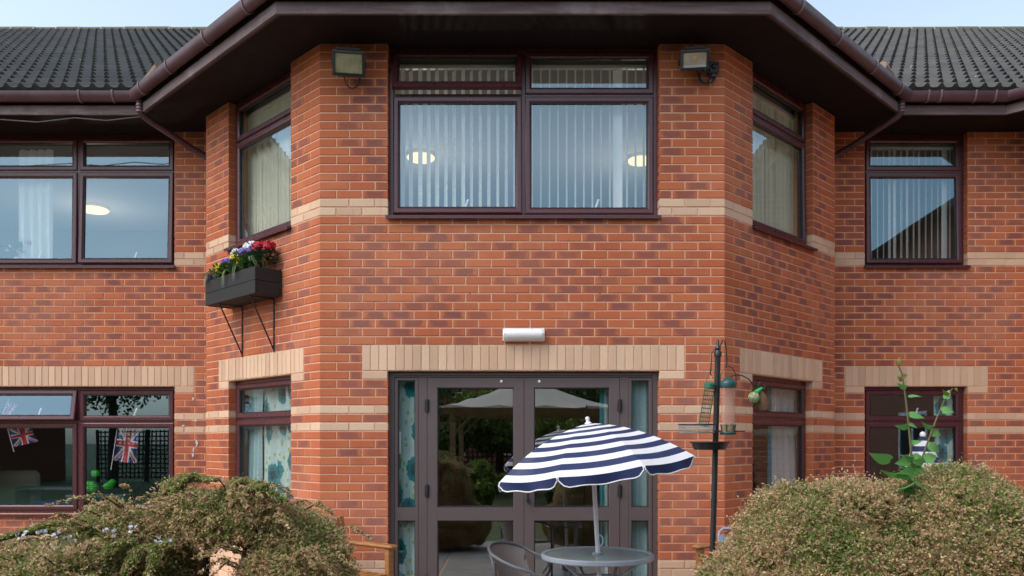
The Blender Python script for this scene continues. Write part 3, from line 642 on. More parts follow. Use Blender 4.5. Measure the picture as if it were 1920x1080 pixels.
for i, (u, dx, dz, y) in enumerate(((.10, -.05, -.11, -.26), (.47, -.03, -.17, -.27), (.70, -.05, -.13, -.27), (.17, -.10, -.05, -.24), (.95, .05, .0, -.2))):
    base = Wm @ Vector((uA+u, -.2, z1-.03)); b = MB(); rr = random.Random(i); V = []; Fc = []
    for j in range(4):
        L = rr.uniform(.8, 1.15); ox = rr.uniform(-.03, .03); o0 = len(V)
        for k in range(8):
            t = k/7; px_ = (dx*t+ox)*L; py_ = -.11*math.sin(t*1.9)*1.0; pz_ = .10*math.sin(t*2.6)+dz*t*t*L+.02; wv = .006*math.sin(math.pi*(.12+.86*t))
            V += [(px_-wv, py_, pz_), (px_+wv, py_, pz_+.003)]
        Fc += [(o0+2*k, o0+2*k+1, o0+2*k+3, o0+2*k+2) for k in range(7)]
    b.add(V, Fc); tag(b.build('trailing_plant', 'leaf_strap', None, loc=tuple(base), rot=(0, 0, -q45), recalc=False), ['pale strap leaves curling over the far front corner of the planter', 'longest pale strap leaves hanging below the white flowers of the planter', 'pale strap leaves hanging below the violet flowers of the planter', 'arching green strap leaves at the far end of the planter', 'short strap leaves beside the large red bloom of the planter'][i], 'plant', 'trailing leaves of the planter')

# ================================================================== INSIDE THE ROOMS
def blind(label, origin, rz, u0, u1, z0, z1, n, ang, mat='blind', y=.205, wdt=.089):
    """ang(i) = slat angle from edge-on in degrees"""
    o = empty('vertical_blind', label, 'blind', origin, rz)
    b = MB(); b.box(u0, u1, y-.02, y+.02, z1, z1+.035, b=.004); b.build('headrail', 'white_plastic', o)
    k = MB(); m = 5; V = []; Fc = []
    for z in (z0, z1-.002):
        for i in range(m): t = i/(m-1)-.5; V.append((.010*(1-4*t*t), t*wdt, z))
    Fc = [(i, i+1, m+i+1, m+i) for i in range(m-1)]; k.add(V, Fc); me = None
    for i in range(n):
        if me is None: s = k.build('slat', mat, o, True, recalc=False); me = s.data
        else: s = link('slat', me, o)
        s.location = (u0+.04+(u1-u0-.08)*i/(n-1), y, 0); s.rotation_euler = (R(rnd.uniform(-.25, .25)), 0, R(ang(i)))
    return o
blind('open white vertical blind in the wide upper bay window', (0, 0, 0), 0, FO[0]+.06, FO[1]-.06, ST+.03, 4.82, 29, lambda i: (34-1.5*i if i < 14 else (62 if i == 25 else -(2+1.1*(i-14))))+rnd.uniform(-2, 2))
blind('closed pale vertical blind in the upper window above the planter', (-HB, YB, 0), -q45, AO0+.02, AO1-.02, ST+.03, 4.82, 16, lambda i: 92+rnd.uniform(-5, 5), 'blind_cream')
blind('closed pale vertical blind in the upper canted window above the bird feeders', (HF, 0, 0), q45, ANG-AO1+.02, ANG-AO0-.02, ST+.03, 4.82, 16, lambda i: 88+rnd.uniform(-5, 5), 'blind_cream')
rw_ang = [10, 14, 18, 14, 35, 38, 3, 32, 10, 6, 12, 14, 16, 60, 14]
blind('loosely twisted white vertical blind in the narrow upper wing window', (0, YW, 0), 0, RW[0]+.05, RW[1]-.05, ST+.03, 4.82, 15, lambda i: -rw_ang[i]-8)
def curtain(label, x0, x1, y, z0, z1, mat, folds=4, amp=.025, origin=(0, 0, 0), rz=0, cat='curtain', lean=0):
    b = MB(); n = folds*10; V = []; Fc = []; UV = []
    for j, z in enumerate(np.linspace(z0, z1, 9)):
        for i in range(n+1):
            t = i/n; V.append((x0+(x1-x0)*t+lean*(z1-z), y+amp*(.7+.3*math.sin(j*.8))*math.sin(t*folds*6.283+.15*j)+.01*math.sin(t*5), z)); UV.append((t*(x1-x0)*1.6+.13*len(label), z))
    for j in range(8):
        for i in range(n): a = j*(n+1)+i; Fc.append((a, a+1, a+n+2, a+n+1))
    me = bpy.data.meshes.new('curtain'); me.from_pydata(V, [], Fc); ul = me.uv_layers.new(name='UVMap')
    for lp in me.loops: ul.data[lp.index].uv = UV[lp.vertex_index]
    me.materials.append(M[mat]); me.polygons.foreach_set('use_smooth', [True]*len(me.polygons))
    return tag(link('curtain', me, None, origin, (0, 0, rz)), label, cat)
curtain('teal flower print curtain behind the sidelight nearest the wooden armchair', FO[0]+.05, FO[0]+.24, .185, .06, 2.04, 'floral', 2, .015)
curtain('pale aqua curtain behind the sidelight near the bird feeding pole', FO[1]-.30, FO[1]-.06, .185, .06, 2.04, 'aqua_cloth', 3, .015)
curtain('pale aqua curtain edge behind the right hand glazed door', FO[1]-.47, FO[1]-.36, .185, .06, 2.04, 'aqua_cloth', 2, .015)
curtain('narrow teal curtain strip behind the right hand glazed door', FO[1]-.50, FO[1]-.47, .185, .06, 2.04, 'teal_cloth', 1, .01)
curtain('plain aqua curtain in the lower window under the planter', AO0+.02, AO0+.34, .195, SB, 2.05, 'aqua_cloth', 3, .03, (-HB, YB, 0), -q45)
curtain('teal flower print curtain in the lower window under the planter', AO0+.36, AO0+.95, .195, SB, 2.05, 'floral', 3, .03, (-HB, YB, 0), -q45)
curtain('pale voile curtain in the lower canted window beside the bird feeders', ANG-AO1+.72, ANG-AO0-.02, .195, SB, 2.05, 'voile', 4, .03, (HF, 0, 0), q45)
curtain('thin teal curtain edge in the lower canted window beside the bird feeders', ANG-AO1+.67, ANG-AO1+.72, .195, SB, 2.05, 'teal_cloth', 1, .01, (HF, 0, 0), q45)
curtain('teal flower print curtain in the narrow lower wing window', RW[1]-.27, RW[1]-.05, .195, SB, 2.05, 'floral', 3, .03, (0, YW, 0))
curtain('white voile curtain beside the vase in the upper wing window', LW[0]+.35, LW[0]+.75, .20, ST, 4.82, 'voile', 4, .03, (0, YW, 0))
curtain('white voile curtain at the bay side of the upper wing window', LW[1]-.16, LW[1]-.06, .20, ST, 4.82, 'voile', 2, .02, (0, YW, 0))
def ceiling_lamp(x, y, z, r, label):
    o = empty('ceiling_light', label, 'ceiling light', (x, y, z), group='round ceiling lights lit inside the upper rooms')
    b = MB(); b.lathe([(r*.5, 0), (r*.5, -.03)], 24); b.build('rose', 'white_plastic', o, True)
    b = MB(); b.lathe([(r*.6, -.03), (r*.95, -.04), (r, -.055), (r*.9, -.075), (r*.5, -.095), (.01, -.10)], 28); b.build('shade', 'lamp_glow', o, True)
    ld = bpy.data.lights.new('lamp_light', 'POINT'); ld.energy = 12; ld.color = (1, .9, .76); ld.shadow_soft_size = .12; lo = bpy.data.objects.new('lamp_light', ld); col.objects.link(lo); lo.parent = o; lo.location = (0, 0, -.8)
ceiling_lamp(-1.157, 2.45, 4.86, .165, 'lit round ceiling light behind the wide window half with the open fanlight')
ceiling_lamp(1.43, 2.55, 4.86, .15, 'lit round ceiling light behind the wide window half nearer the bird feeders')
ceiling_lamp(-6.09, 4.6, 4.86, .20, 'lit round ceiling light in the upper wing room with the vase')
# vase in the upper wing window
p = PX(38, 470, 2.32); o = empty('flower_vase', 'vase of white and pink flowers on the inner sill of the upper wing window', 'vase', (p.x, 2.27, ST+.01)); rr = random.Random(5)
b = MB(); b.lathe([(.04, 0), (.055, .05), (.045, .11), (.035, .14)], 16); b.build('vase', 'white_plastic', o, True)
b = MB(); leaves(b, (0, 0, .19), .12, 120, rr, .06); b.build('leaves', 'leaf_green', o, recalc=False)
for mt, n in (('fl_white', 8), ('fl_pink', 7)):
    b = MB()
    for _ in range(n): petals(b, (rr.uniform(-.1, .1)+(.04 if mt == 'fl_pink' else -.02), rr.uniform(-.04, .04), rr.uniform(.18, .28)+(.06 if mt == 'fl_pink' else 0)), .04, 60, rr)
    b.build('petals', mt, o, recalc=False)
# flags
pm('flag_blue', (.012, .035, .23), .7, .15, 8, trans=.2); pm('flag_white', (.72, .72, .75), .7, .05, 8, trans=.2); pm('flag_red', (.50, .02, .035), .7, .15, 8, trans=.2)
def ujack(x, y):      # x 0..60, y 0..36 ; 0 blue 1 white 2 red
    X, Y = x-30, y-18
    if abs(X) < 3.6 or abs(Y) < 3.6: return 2
    if abs(X) < 6 or abs(Y) < 6: return 1
    for sg in (1, -1):
        d = (X*.6-sg*Y)/math.hypot(.6, 1)
        side = d*(1 if X*1.0 > 0 else -1)
        if 0 < side*(1 if sg > 0 else 1) < 2.1: return 2
        if abs(d) < 3.2: return 1
    return 0
def flag(px, py, L, Hh, rotv, label, Y=2.20):
    p = PX(px, py, Y); b = MB(); nx, ny = 60, 36; V = []; Fc = []; mi = []
    for i in range(nx+1):
        for j in range(ny+1):
            u = i/nx; v = j/ny-.5; V.append((v*Hh*(1-.12*math.sin(u*3)), .018*math.sin(v*7+u*4)+.01*math.sin(u*9), -u*L))
    for i in range(nx):
        for j in range(ny): Fc.append((i*(ny+1)+j, i*(ny+1)+j+1, (i+1)*(ny+1)+j+1, (i+1)*(ny+1)+j)); mi.append(ujack(i+.5, j+.5))
    b.v = V; b.f = Fc; b.fm = mi
    o = empty('hanging_flag', label, 'flag', tuple(p), group='small flags hung in the lower wing window'); o.rotation_euler = (0, rotv, .25)
    b.build('cloth', ['flag_blue', 'flag_white', 'flag_red'], o, True, recalc=False)
    b = MB(); b.tube([(-Hh/2-.004, 0, .03), (-Hh/2-.004, 0, -L*1.25)], .004, 6); b.build('stick', 'white_plastic', o)
flag(244, 798, .42, .25, R(8), 'small union flag hanging behind the pane above the green toys')
flag(38, 798, .22, .26, R(-14), 'small union flag hanging behind the pane above the pale armchair')
flag(24, 756, .16, .10, R(20), 'tiny union flag showing through the open lower fanlight')
# furniture inside lower wing room
pm('pale_green_vinyl', (.30, .33, .20), .6, .1, 4); pm('toy_green', (.03, .50, .03), .5, .15, 8); pm('blue_crate', (.01, .05, .38), .5, .1); pm('grey_shelf', (.10, .11, .12), .6, .2)
p = PX(15, 955, 2.75); o = empty('lounge_chair', 'pale green high backed armchair inside the lower wing window', 'armchair', (p.x, 2.85, .05), R(15))
for nm, bx in (('backrest', (-.30, .30, -.06, .06, .45, 1.08)), ('seat', (-.30, .30, .06, .6, .30, .48)), ('arm', (-.38, -.29, -.02, .58, .1, .65)), ('arm', (.29, .38, -.02, .58, .1, .65))):
    b = MB(); b.box(*bx, b=.05); b.build(nm, 'pale_green_vinyl', o, True)
for sx in (-.3, .3):
    for y in (.02, .52): b = MB(); b.box(sx-.02, sx+.02, y-.02, y+.02, 0, .12); b.build('leg', 'ral_black', o)
p = PX(105, 925, 2.7); o = empty('shelf_unit', 'low grey shelf unit holding a blue crate inside the lower wing window', 'shelf', (p.x, 2.75, .05))
for z in (.05, .48, .86): b = MB(); b.box(-.42, .42, -.18, .18, z, z+.03); b.build('shelf', 'grey_shelf', o)
for x in (-.42, .40): b = MB(); b.box(x, x+.02, -.179, .179, 0, .85); b.build('side_panel', 'grey_shelf', o)
b = MB(); b.box(-.2, .38, -.16, .16, .511, .70, b=.012); b.box(-.21, .39, -.17, .17, .69, .715, b=.006); tag(b.build('storage_crate', 'blue_crate', None, loc=(p.x, 2.75, .05)), 'bright blue plastic crate on the grey shelf inside the window', 'crate')
for i, (px, py, r) in enumerate(((178, 888, .06), (172, 912, .085), (206, 908, .075))):
    q = PX(px, py, 2.5); b = MB(); rr = random.Random(i)
    for _ in range(7): b.lathe([(.002, -1), (.6, -.8), (1, 0), (.6, .8), (.002, 1)], 12, T=TR(tuple(q+Vector((rr.uniform(-.5, .5)*r, 0, rr.uniform(-.35, .35)*r))), sc_=(r*.62, r*.6, r*.55)))
    tag(b.build('soft_toy', 'toy_green', None, True), ['small bright green toy on top of the heap inside the window', 'large bright green toy beside the window mullion', 'bright green toy lying next to the mullion heap'][i], 'toy', 'bright green toys inside the lower wing window')
q = PX(190, 930, 2.5)
o = empty('side_table', 'dark table under the green toys inside the window', 'table', (q.x, 2.5, .05)); 
b = MB(); b.box(-.35, .32, -.14, .14, .78, .81, b=.006); b.build('table_top', 'grey_shelf', o)
for sx in (-.32, .29):
    for y in (-.12, .12): b = MB(); b.box(sx-.015, sx+.015, y-.015, y+.015, 0, .78); b.build('leg', 'grey_shelf', o)

# ================================================================== PATIO
def stripes_mat():
    t = NT('parasol_cloth'); uv = t.n('ShaderNodeUVMap').outputs[0]; sp = t.n('ShaderNodeSeparateXYZ'); t.l(uv, sp.inputs[0])
    k = t.math('GREATER_THAN', t.math('FRACT', t.math('MULTIPLY', sp.outputs[1], 7.0)), .5)
    nz = t.noise(t.coord(), 300, 2); cc = t.mix(k, (.009, .023, .095), (.78, .79, .83)); cc = t.mix(t.math('MULTIPLY', nz, .12), cc, (.3, .3, .35))
    cr = t.noise(t.scale(t.coord(), (1, 1, 1)), 7, 3, .5); cc = t.mix(t.math('MULTIPLY', t.ramp(t.noise(t.coord(), 3, 4), .5, .8), .14), cc, (.42, .42, .42)); M['parasol_cloth'] = t.bsdf(cc, .75, 0, .3, bump=cr, bstr=.35, bdist=.03, trans=.18)
stripes_mat(); pm('valance_blue', (.009, .023, .095), .75, .15, 60, trans=.15); pm('white_trim', (.75, .76, .8), .7, .08, 20); pm('white_paint', (.66, .68, .72), .35, .08, 5)
pm('rim_grey', (.27, .31, .36), .35, .15, 6); pm('chair_tube', (.085, .095, .11), .35, .2, 6)
TBL = Vector((.485, -1.616, 0))
def parasol():
    o = empty('striped_parasol', 'open navy and white striped parasol standing in the round glass table', 'parasol', (TBL.x+.045, TBL.y, 0), rot=(0, R(-3.2), 0))
    b = MB(); b.tube([(0, 0, .02), (0, 0, 1.60)], .0155, 14); pole = b.build('pole', 'white_paint', o, True)
    b = MB(); b.tube([(.016, -.004, .86), (.034, -.006, .845), (.040, -.006, .815), (.030, -.006, .79), (.018, -.004, .785)], .004, 6); b.build('height_pin', 'white_paint', o, True)
    R0, H, N = .680, .300, 8; zt = 1.612; cn = link('canopy_pivot', None, None)
    bpy.data.objects.remove(cn)
    rot = Matrix.Translation((0, 0, 1.40)) @ Matrix.Rotation(R(-4.6), 4, 'Y') @ Matrix.Translation((0, 0, -1.40))
    def rib(a, s): r = R0*s; return Vector((r*math.cos(a), r*math.sin(a), zt-H*(.30*s+.70*s**2.1)))
    V, Fc, UV = [], [], []; ns, nw = 26, 8; a0 = R(-90-25)
    for g in range(N):
        aA, aB = a0+g*2*math.pi/N, a0+(g+1)*2*math.pi/N; o0 = len(V)
        for i in range(ns+1):
            s = max(.012, i/ns); A, B = rib(aA, s), rib(aB, s)
            for j in range(nw+1): t = j/nw; p = A.lerp(B, t); p.z -= .016*s*math.sin(math.pi*t)*s; V.append(tuple(rot @ p)); UV.append((t, s))
        for i in range(ns):
            for j in range(nw): q = o0+i*(nw+1)+j; Fc.append((q, q+1, q+nw+2, q+nw+1))
    me = bpy.data.meshes.new('canopy'); me.from_pydata(V, [], Fc); ul = me.uv_layers.new(name='UVMap')
    for lp in me.loops: ul.data[lp.index].uv = UV[lp.vertex_index]
    me.materials.append(M['parasol_cloth']); cn = link('canopy', me, o)
    for g in range(N):       # valance with rounded lower corners and white edging
        aA, aB = a0+g*2*math.pi/N, a0+(g+1)*2*math.pi/N; A, B = rib(aA, 1), rib(aB, 1); top, bot = [], []; n = 16
        for j in range(n+1):
            t = .012+.976*j/n; p = A.lerp(B, t); p.z -= .016*math.sin(math.pi*t); e = min(t, 1-t); dr = .058*min(1, math.sqrt(min(1, e/.10)))+.004*math.sin(t*15+g)
            dv = Vector((p.x, p.y, 0)).normalized()*.012*math.sin(t*9+g*2); top.append(rot @ p); bot.append(rot @ (p+dv-Vector((0, 0, dr))))
        b = MB(); b.add([tuple(p) for p in top+bot], [(j, j+1, n+2+j, n+1+j) for j in range(n)]); b.build('valance', 'valance_blue', cn, recalc=False)
        b = MB(); b.tube([tuple(top[0])]+[tuple(p) for p in bot]+[tuple(top[-1])], .0042, 5); b.build('edging', 'white_trim', cn, True)
        pts = [tuple(rot @ (rib(aA, s)-Vector((0, 0, .006)))) for s in np.linspace(.03, 1.012, 8)]
        b = MB(); b.tube(pts, .0035, 5); b.build('rib', 'white_paint', o, True)
        st = rib(aA, .5); b = MB(); b.tube([tuple(rot @ Vector((.02*math.cos(aA), .02*math.sin(aA), 1.27))), tuple(rot @ (st-Vector((0, 0, .008))))], .003, 5); b.build('stretcher', 'white_paint', o, True)
    T = rot; b = MB(); b.lathe([(.026, 1.604), (.022, 1.615), (.013, 1.622), (.012, 1.634), (.015, 1.642), (.013, 1.652), (.003, 1.658)], 14, T=T); b.build('finial', 'white_plastic', o, True)
    b = MB(); b.lathe([(.024, 1.24), (.024, 1.29)], 12, T=T); b.build('runner', 'white_plastic', o, True)
parasol()
def table():
    o = empty('glass_table', 'small round glass topped patio table with grey metal rim', 'table', tuple(TBL)); r = .378
    b = MB(); prof = [(r-.03, .697), (r-.006, .697), (r, .704), (r, .726), (r-.006, .733), (r-.022, .733), (r-.03, .727)]; n = len(prof); seg = 56; V = []; Fc = []
    for k in range(seg):
        a = 2*math.pi*k/seg
        for rr, z in prof: V.append((rr*math.cos(a), rr*math.sin(a), z))
    for k in range(seg):
        for i in range(n): Fc.append((k*n+i, k*n+(i+1) % n, ((k+1) % seg)*n+(i+1) % n, ((k+1) % seg)*n+i))
    b.add(V, Fc); b.build('rim', 'rim_grey', o, True)
    b = MB(); b.lathe([(r-.028, .718), (r-.028, .724)], 56); b.build('glass_top', 'table_glass', o)
    for k in range(4):
        a = R(45+90*k); b = MB(); b.tube([(.34*math.cos(a), .34*math.sin(a), .70), (.20*math.cos(a), .20*math.sin(a), .60), (.17*math.cos(a), .17*math.sin(a), .40), (.24*math.cos(a), .24*math.sin(a), .1), (.32*math.cos(a), .32*math.sin(a), .012)], .012, 8); b.build('leg', 'rim_grey', o, True)
    b = MB(); b.tube([(.185*math.cos(a), .185*math.sin(a), .56) for a in np.linspace(0, 6.283, 29)[:-1]], .009, 6, closed=True); b.build('ring_brace', 'rim_grey', o, True)
    b = MB(); b.lathe([(.03, .69), (.034, .735), (.024, .74)], 14); b.build('parasol_collar', 'rim_grey', o, True)
    b = MB(); b.lathe([(.20, 0), (.20, .03), (.10, .06), (.03, .07), (.03, .2)], 24); tag(b.build('parasol_base', 'rim_grey', None, True, loc=tuple(TBL)), 'round weighted parasol base under the glass table', 'parasol base')
table()
def weave():
    t = NT('weave'); v = t.coord(); sx = t.n('ShaderNodeSeparateXYZ'); t.l(v, sx.inputs[0])
    a = t.math('SINE', t.math('MULTIPLY', sx.outputs[0], 420)); c = t.math('SINE', t.math('MULTIPLY', sx.outputs[2], 420)); h = t.math('MULTIPLY', a, c)
    nz = t.noise(v, 9, 3); cc = t.mix(t.ramp(h, -.6, .6), (.12, .108, .105), (.34, .31, .30)); cc = t.mix(t.math('MULTIPLY', nz, .3), cc, (.26, .24, .235))
    M['weave'] = t.bsdf(cc, .7, 0, .3, bump=h, bstr=.6, bdist=.003)
weave()
def bistro(loc, rz, label, light=False):
    o = empty('woven_chair', label, 'chair', loc, rz, 'woven garden chairs')    # faces local -y
    ft = 'chair_tube'; o.scale = (.88, .88, .97)
    # back panel: curved, leaning
    V, Fc = [], []; nu, nv = 14, 8
    def bp(u, v):   # u -1..1, v 0..1
        wv = .235+.03*v; x = wv*math.sin(u*1.05)/math.sin(1.05); y = .20+.10*v-.12*(u*u); z = .44+.34*v*(1-.16*u*u); return (x, y, z)
    for i in range(nu+1):
        for j in range(nv+1): V.append(bp(-1+2*i/nu, j/nv))
    for i in range(nu):
        for j in range(nv): a = i*(nv+1)+j; Fc.append((a, a+1, a+nv+2, a+nv+1))
    m = len(V); V += [(x, y+.012, z) for x, y, z in V]; Fc += [tuple(k+m for k in f) for f in Fc]
    b = MB(); b.add(V, Fc); b.build('backrest', 'weave', o, True, recalc=False)
    top = [bp(u, 1.0) for u in np.linspace(-1, 1, 15)]; arm = lambda s: [(s*.27, .10, .70), (s*.285, -.02, .668), (s*.285, -.16, .645), (s*.275, -.23, .60), (s*.255, -.25, .45), (s*.25, -.26, .0)]
    b = MB(); b.tube(arm(-1)[::-1]+[(x, y+.006, z+.012) for x, y, z in top]+arm(1), .0125, 8); b.build('frame', ft, o, True)
    for s in (-1, 1): b = MB(); b.tube([bp(s*.98, .85), (s*.235, .17, .45), (s*.23, .22, .2), (s*.24, .30, .0)], .0115, 8); b.build('rear_leg', ft, o, True)
    b = MB(); b.box(-.235, .235, -.24, .19, .425, .445, b=.008); b.build('seat', 'weave', o)
    b = MB(); b.tube([(-.25, -.255, .43), (.25, -.255, .43)], .010, 8); b.build('front_rail', ft, o, True)
bistro((.03, -1.45, 0), R(62), 'grey woven bistro chair with dark metal arms drawn up to the glass table')
bistro((-3.76, -1.3, 0), R(-20), 'pale grey woven chair half hidden behind the feathery branches of the shrub')
def teak():
    t = NT('teak'); v = t.scale(t.coord(), (2, 2, 14)); n1 = t.noise(v, 4, 5, .6); n2 = t.noise(t.coord(), 3, 3)
    cc = t.mix(t.ramp(n1, .3, .7), (.36, .165, .055), (.24, .10, .03)); cc = t.mix(t.math('MULTIPLY', t.ramp(n2, .5, .8), .5), cc, (.42, .27, .15)); M['teak'] = t.bsdf(cc, .5, 0, .4, bump=n1, bstr=.15)
teak()
def armchair(loc, rz, label):
    o = empty('wooden_armchair', label, 'armchair', loc, rz, 'wooden garden armchairs beside the doors')   # faces local -y
    def bx(nm, *a, T=None, b_=.005): b = MB(); b.box(*a, b=b_, T=T); b.build(nm, 'teak', o)
    for s in (-1, 1):
        bx('front_leg', s*.29-.028, s*.29+.028, -.27, -.22, 0, .62); bx('rear_leg', s*.29-.025, s*.29+.025, .24, .29, 0, .44)
        bx('back_post', s*.29-.025, s*.29+.025, -.025, .025, 0, .44, T=TR((0, .262, .42), rx=R(-13)))
        bx('arm', s*.29-.045, s*.29+.045, -.31, .30, .621, .655, b_=.014); bx('side_rail', s*.29-.015, s*.29+.015, -.219, .239, .32, .38)
    T = TR((0, .262, .42), rx=R(-13)); bx('top_rail', -.264, .264, -.018, .018, .345, .43, T=T); bx('lower_rail', -.264, .264, -.016, .016, .05, .11, T=T)
    for i in range(6): x = -.215+i*.086; bx('back_slat', x-.022, x+.022, -.009, .009, .111, .344, T=T, b_=.003)
    for i in range(6): y = -.25+i*.085; bx('seat_slat', -.262, .262, y, y+.065, .40, .422, b_=.004)
    bx('front_rail', -.261, .261, -.268, -.24, .33, .395)
armchair((-1.45, -.62, 0), R(52), 'orange brown wooden armchair beside the curtained sidelight, partly hidden by a shrub')
armchair((1.80, -.60, 0), R(-50), 'weathered wooden armchair behind the foot of the bird feeding pole')
pm('tube_grey', (.30, .33, .38), .35, .1); pm('seat_red', (.42, .02, .03), .7, .2, 8); pm('seat_blue', (.22, .42, .62), .7, .3, 12)
p = PX(1352, 1000, -.28); o = empty('folded_chair', 'folded grey tubular chair with red and blue fabric leaning on the wall', 'chair', (p.x+.22, -.25, 0), 0)
b = MB(); zt = p.z+.04; b.tube([(-.26, -.14, .01), (-.245, -.05, zt-.10), (-.235, -.03, zt-.03), (-.20, -.02, zt), (.15, -.02, zt), (.19, -.03, zt-.03), (.20, -.05, zt-.10), (.22, -.14, .01)], .0125, 8); b.build('frame', 'tube_grey', o, True)
b = MB(); b.box(-.22, .19, -.075, -.065, .25, zt-.09); b.build('back_fabric', 'seat_red', o)
b = MB(); b.box(-.30, -.235, -.10, -.085, .3, zt-.07, T=TR(ry=R(4))); b.build('side_fabric', 'seat_blue', o)
# closed parasol near the wing window
p = PX(1730, 812, .9); o = empty('closed_parasol', 'folded navy and white striped parasol rising behind the brown shrub', 'parasol', (p.x, .9, 0))
b = MB(); V, Fc = [], []; n = 24; prof = [(.012, 1.0), (.03, .985), (.055, .90), (.085, .78), (.105, .62), (.115, .42), (.12, .2), (.11, .0)]; UV = []
for r, t in prof:
    for k in range(n): a = 6.283*k/n; rr = r*1.3*(1+.22*math.cos(a*8)*min(1, (1-t)*3)); V.append((rr*math.cos(a), rr*math.sin(a), .78+t*.75)); UV.append((k/n, (1-t)*1.0+.02))
for i in range(len(prof)-1):
    for k in range(n): Fc.append((i*n+k, i*n+(k+1) % n, (i+1)*n+(k+1) % n, (i+1)*n+k))
me = bpy.data.meshes.new('canopy'); me.from_pydata(V, [], Fc); ul = me.uv_layers.new(name='UVMap')
for lp in me.loops: ul.data[lp.index].uv = UV[lp.vertex_index]
me.materials.append(M['parasol_cloth']); me.polygons.foreach_set('use_smooth', [True]*len(me.polygons)); link('canopy', me, o)
b = MB(); b.tube([(0, 0, 0), (0, 0, 1.56)], .014, 10); b.build('pole', 'white_paint', o, True)
b = MB(); b.lathe([(.012, 1.525), (.026, 1.535), (.03, 1.555), (.02, 1.575), (.003, 1.582)], 14); b.build('finial', 'white_plastic', o, True)
b = MB(); b.lathe([(.2, 0), (.2, .04), (.05, .07), (.03, .2)], 20); b.build('base', 'rim_grey', o, True)

# bird feeding station ----------------------------------------------------------------
pm('feeder_green', (.006, .055, .052), .4, .2, 10); pm('wire_green', (.01, .12, .07), .5, .2); pm('seed', (.36, .24, .11), .9, .5, 90, .6); pm('fatball', (.52, .47, .30), .9, .4, 60, .6); pm('net_green', (.01, .40, .09), .6, .2); pm('coconut', (.16, .085, .045), .9, .4, 30, .5)
def clear_plastic():
    t = NT('clear_plastic'); tr = t.n('ShaderNodeBsdfTransparent'); tr.inputs[0].default_value = (.93, .86, .82, 1); d = t.n('ShaderNodeBsdfPrincipled'); d.inputs['Base Color'].default_value = (.6, .42, .36, 1); d.inputs['Roughness'].default_value = .15
    mx = t.n('ShaderNodeMixShader'); t.val(mx.inputs[0], t.math('ADD', .16, t.math('MULTIPLY', t.noise(t.coord(), 14, 3), .25))); t.l(tr.outputs[0], mx.inputs[1]); t.l(d.outputs[0], mx.inputs[2]); t.l(mx.outputs[0], t.out.inputs[0]); M['clear_plastic'] = t.m
clear_plastic()
FY = -3.28
def fp(px, py, dy=0): p = PX(px, py, FY); return Vector((p.x, FY+dy, p.z))
bt, tp = fp(1336, 1045), fp(1346, 665); dirv = (tp-bt); foot_ = bt-dirv*(bt.z/dirv.z)
fs = empty('bird_feeding_pole', 'thin black metal pole with curled hooks for hanging bird feeders', 'bird feeder pole', tuple(foot_))
L_ = lambda v: tuple(Vector(v)-foot_)
b = MB(); b.tube([L_(foot_), L_(tp)], .0135, 12); b.build('pole', 'ral_black', fs, True)
b = MB(); mid = bt.lerp(tp, .28); b.tube([L_(mid-dirv*.006), L_(mid+dirv*.006)], .0155, 12); b.build('pole_joint', 'ral_black', fs, True)
b = MB(); b.lathe([(.017, -.01), (.019, .01), (.012, .02), (.015, .03), (.007, .045), (.006, .065), (.001, .075)], 12, T=Matrix.Translation(L_(tp))); b.build('finial', 'ral_black', fs, True)
hooks = [[(1344, 690), (1342, 662), (1337, 655), (1333, 665), (1332, 690), (1331, 702), (1334, 704)], [(1347, 680), (1349, 650), (1354, 638), (1358, 640), (1361, 656), (1362, 680), (1360, 690), (1357, 688)],
         [(1350, 728), (1360, 712), (1374, 704), (1390, 704), (1404, 712), (1413, 726), (1417, 736), (1422, 734), (1419, 724), (1424, 717), (1430, 717), (1433, 724), (1430, 732)]]
for h in hooks: b = MB(); b.tube([L_(fp(*q, -.01)) for q in h], .0032, 6); b.build('hook', 'ral_black', fs, True)
# seed tube feeder
c = fp(1360, 760, -.05); o = empty('seed_feeder', 'clear tube seed feeder with dark green cap and base hanging on the pole', 'bird feeder', tuple(c))
k = 1/400
b = MB(); b.lathe([(.032, -.095), (.032, .085)], 20, caps=False); b.build('tube', 'clear_plastic', o, True)
b = MB(); b.lathe([(.038, .08), (.040, .098), (.036, .108), (.02, .118), (.010, .128), (.002, .130)], 20); b.build('cap', 'feeder_green', o, True)
b = MB(); b.lathe([(.036, -.138), (.038, -.13), (.034, -.125)], 20); b.build('base', 'feeder_green', o, True)
for a in range(6): b = MB(); an = a*1.047; b.tube([(.034*math.cos(an), .034*math.sin(an), -.135), (.030*math.cos(an), .030*math.sin(an), -.115), (.034*math.cos(an), .034*math.sin(an), -.09)], .0035, 5); b.build('base_strut', 'feeder_green', o, True)
b = MB(); b.lathe([(.028, -.128), (.029, -.10), (.024, -.088), (.004, -.082)], 16); b.build('seed', 'seed', o, True)
b = MB(); b.tube([(-.07, 0, -.122), (.078, 0, -.122)], .003, 6); b.build('perch', 'ral_black', o)
b = MB(); b.tube([(-.037, 0, .09), (-.035, 0, .14), (-.018, 0, .172), (.002, 0, .178), (.02, 0, .172), (.036, 0, .14), (.037, 0, .09)], .0022, 5); b.build('handle', 'ral_black', o, True)
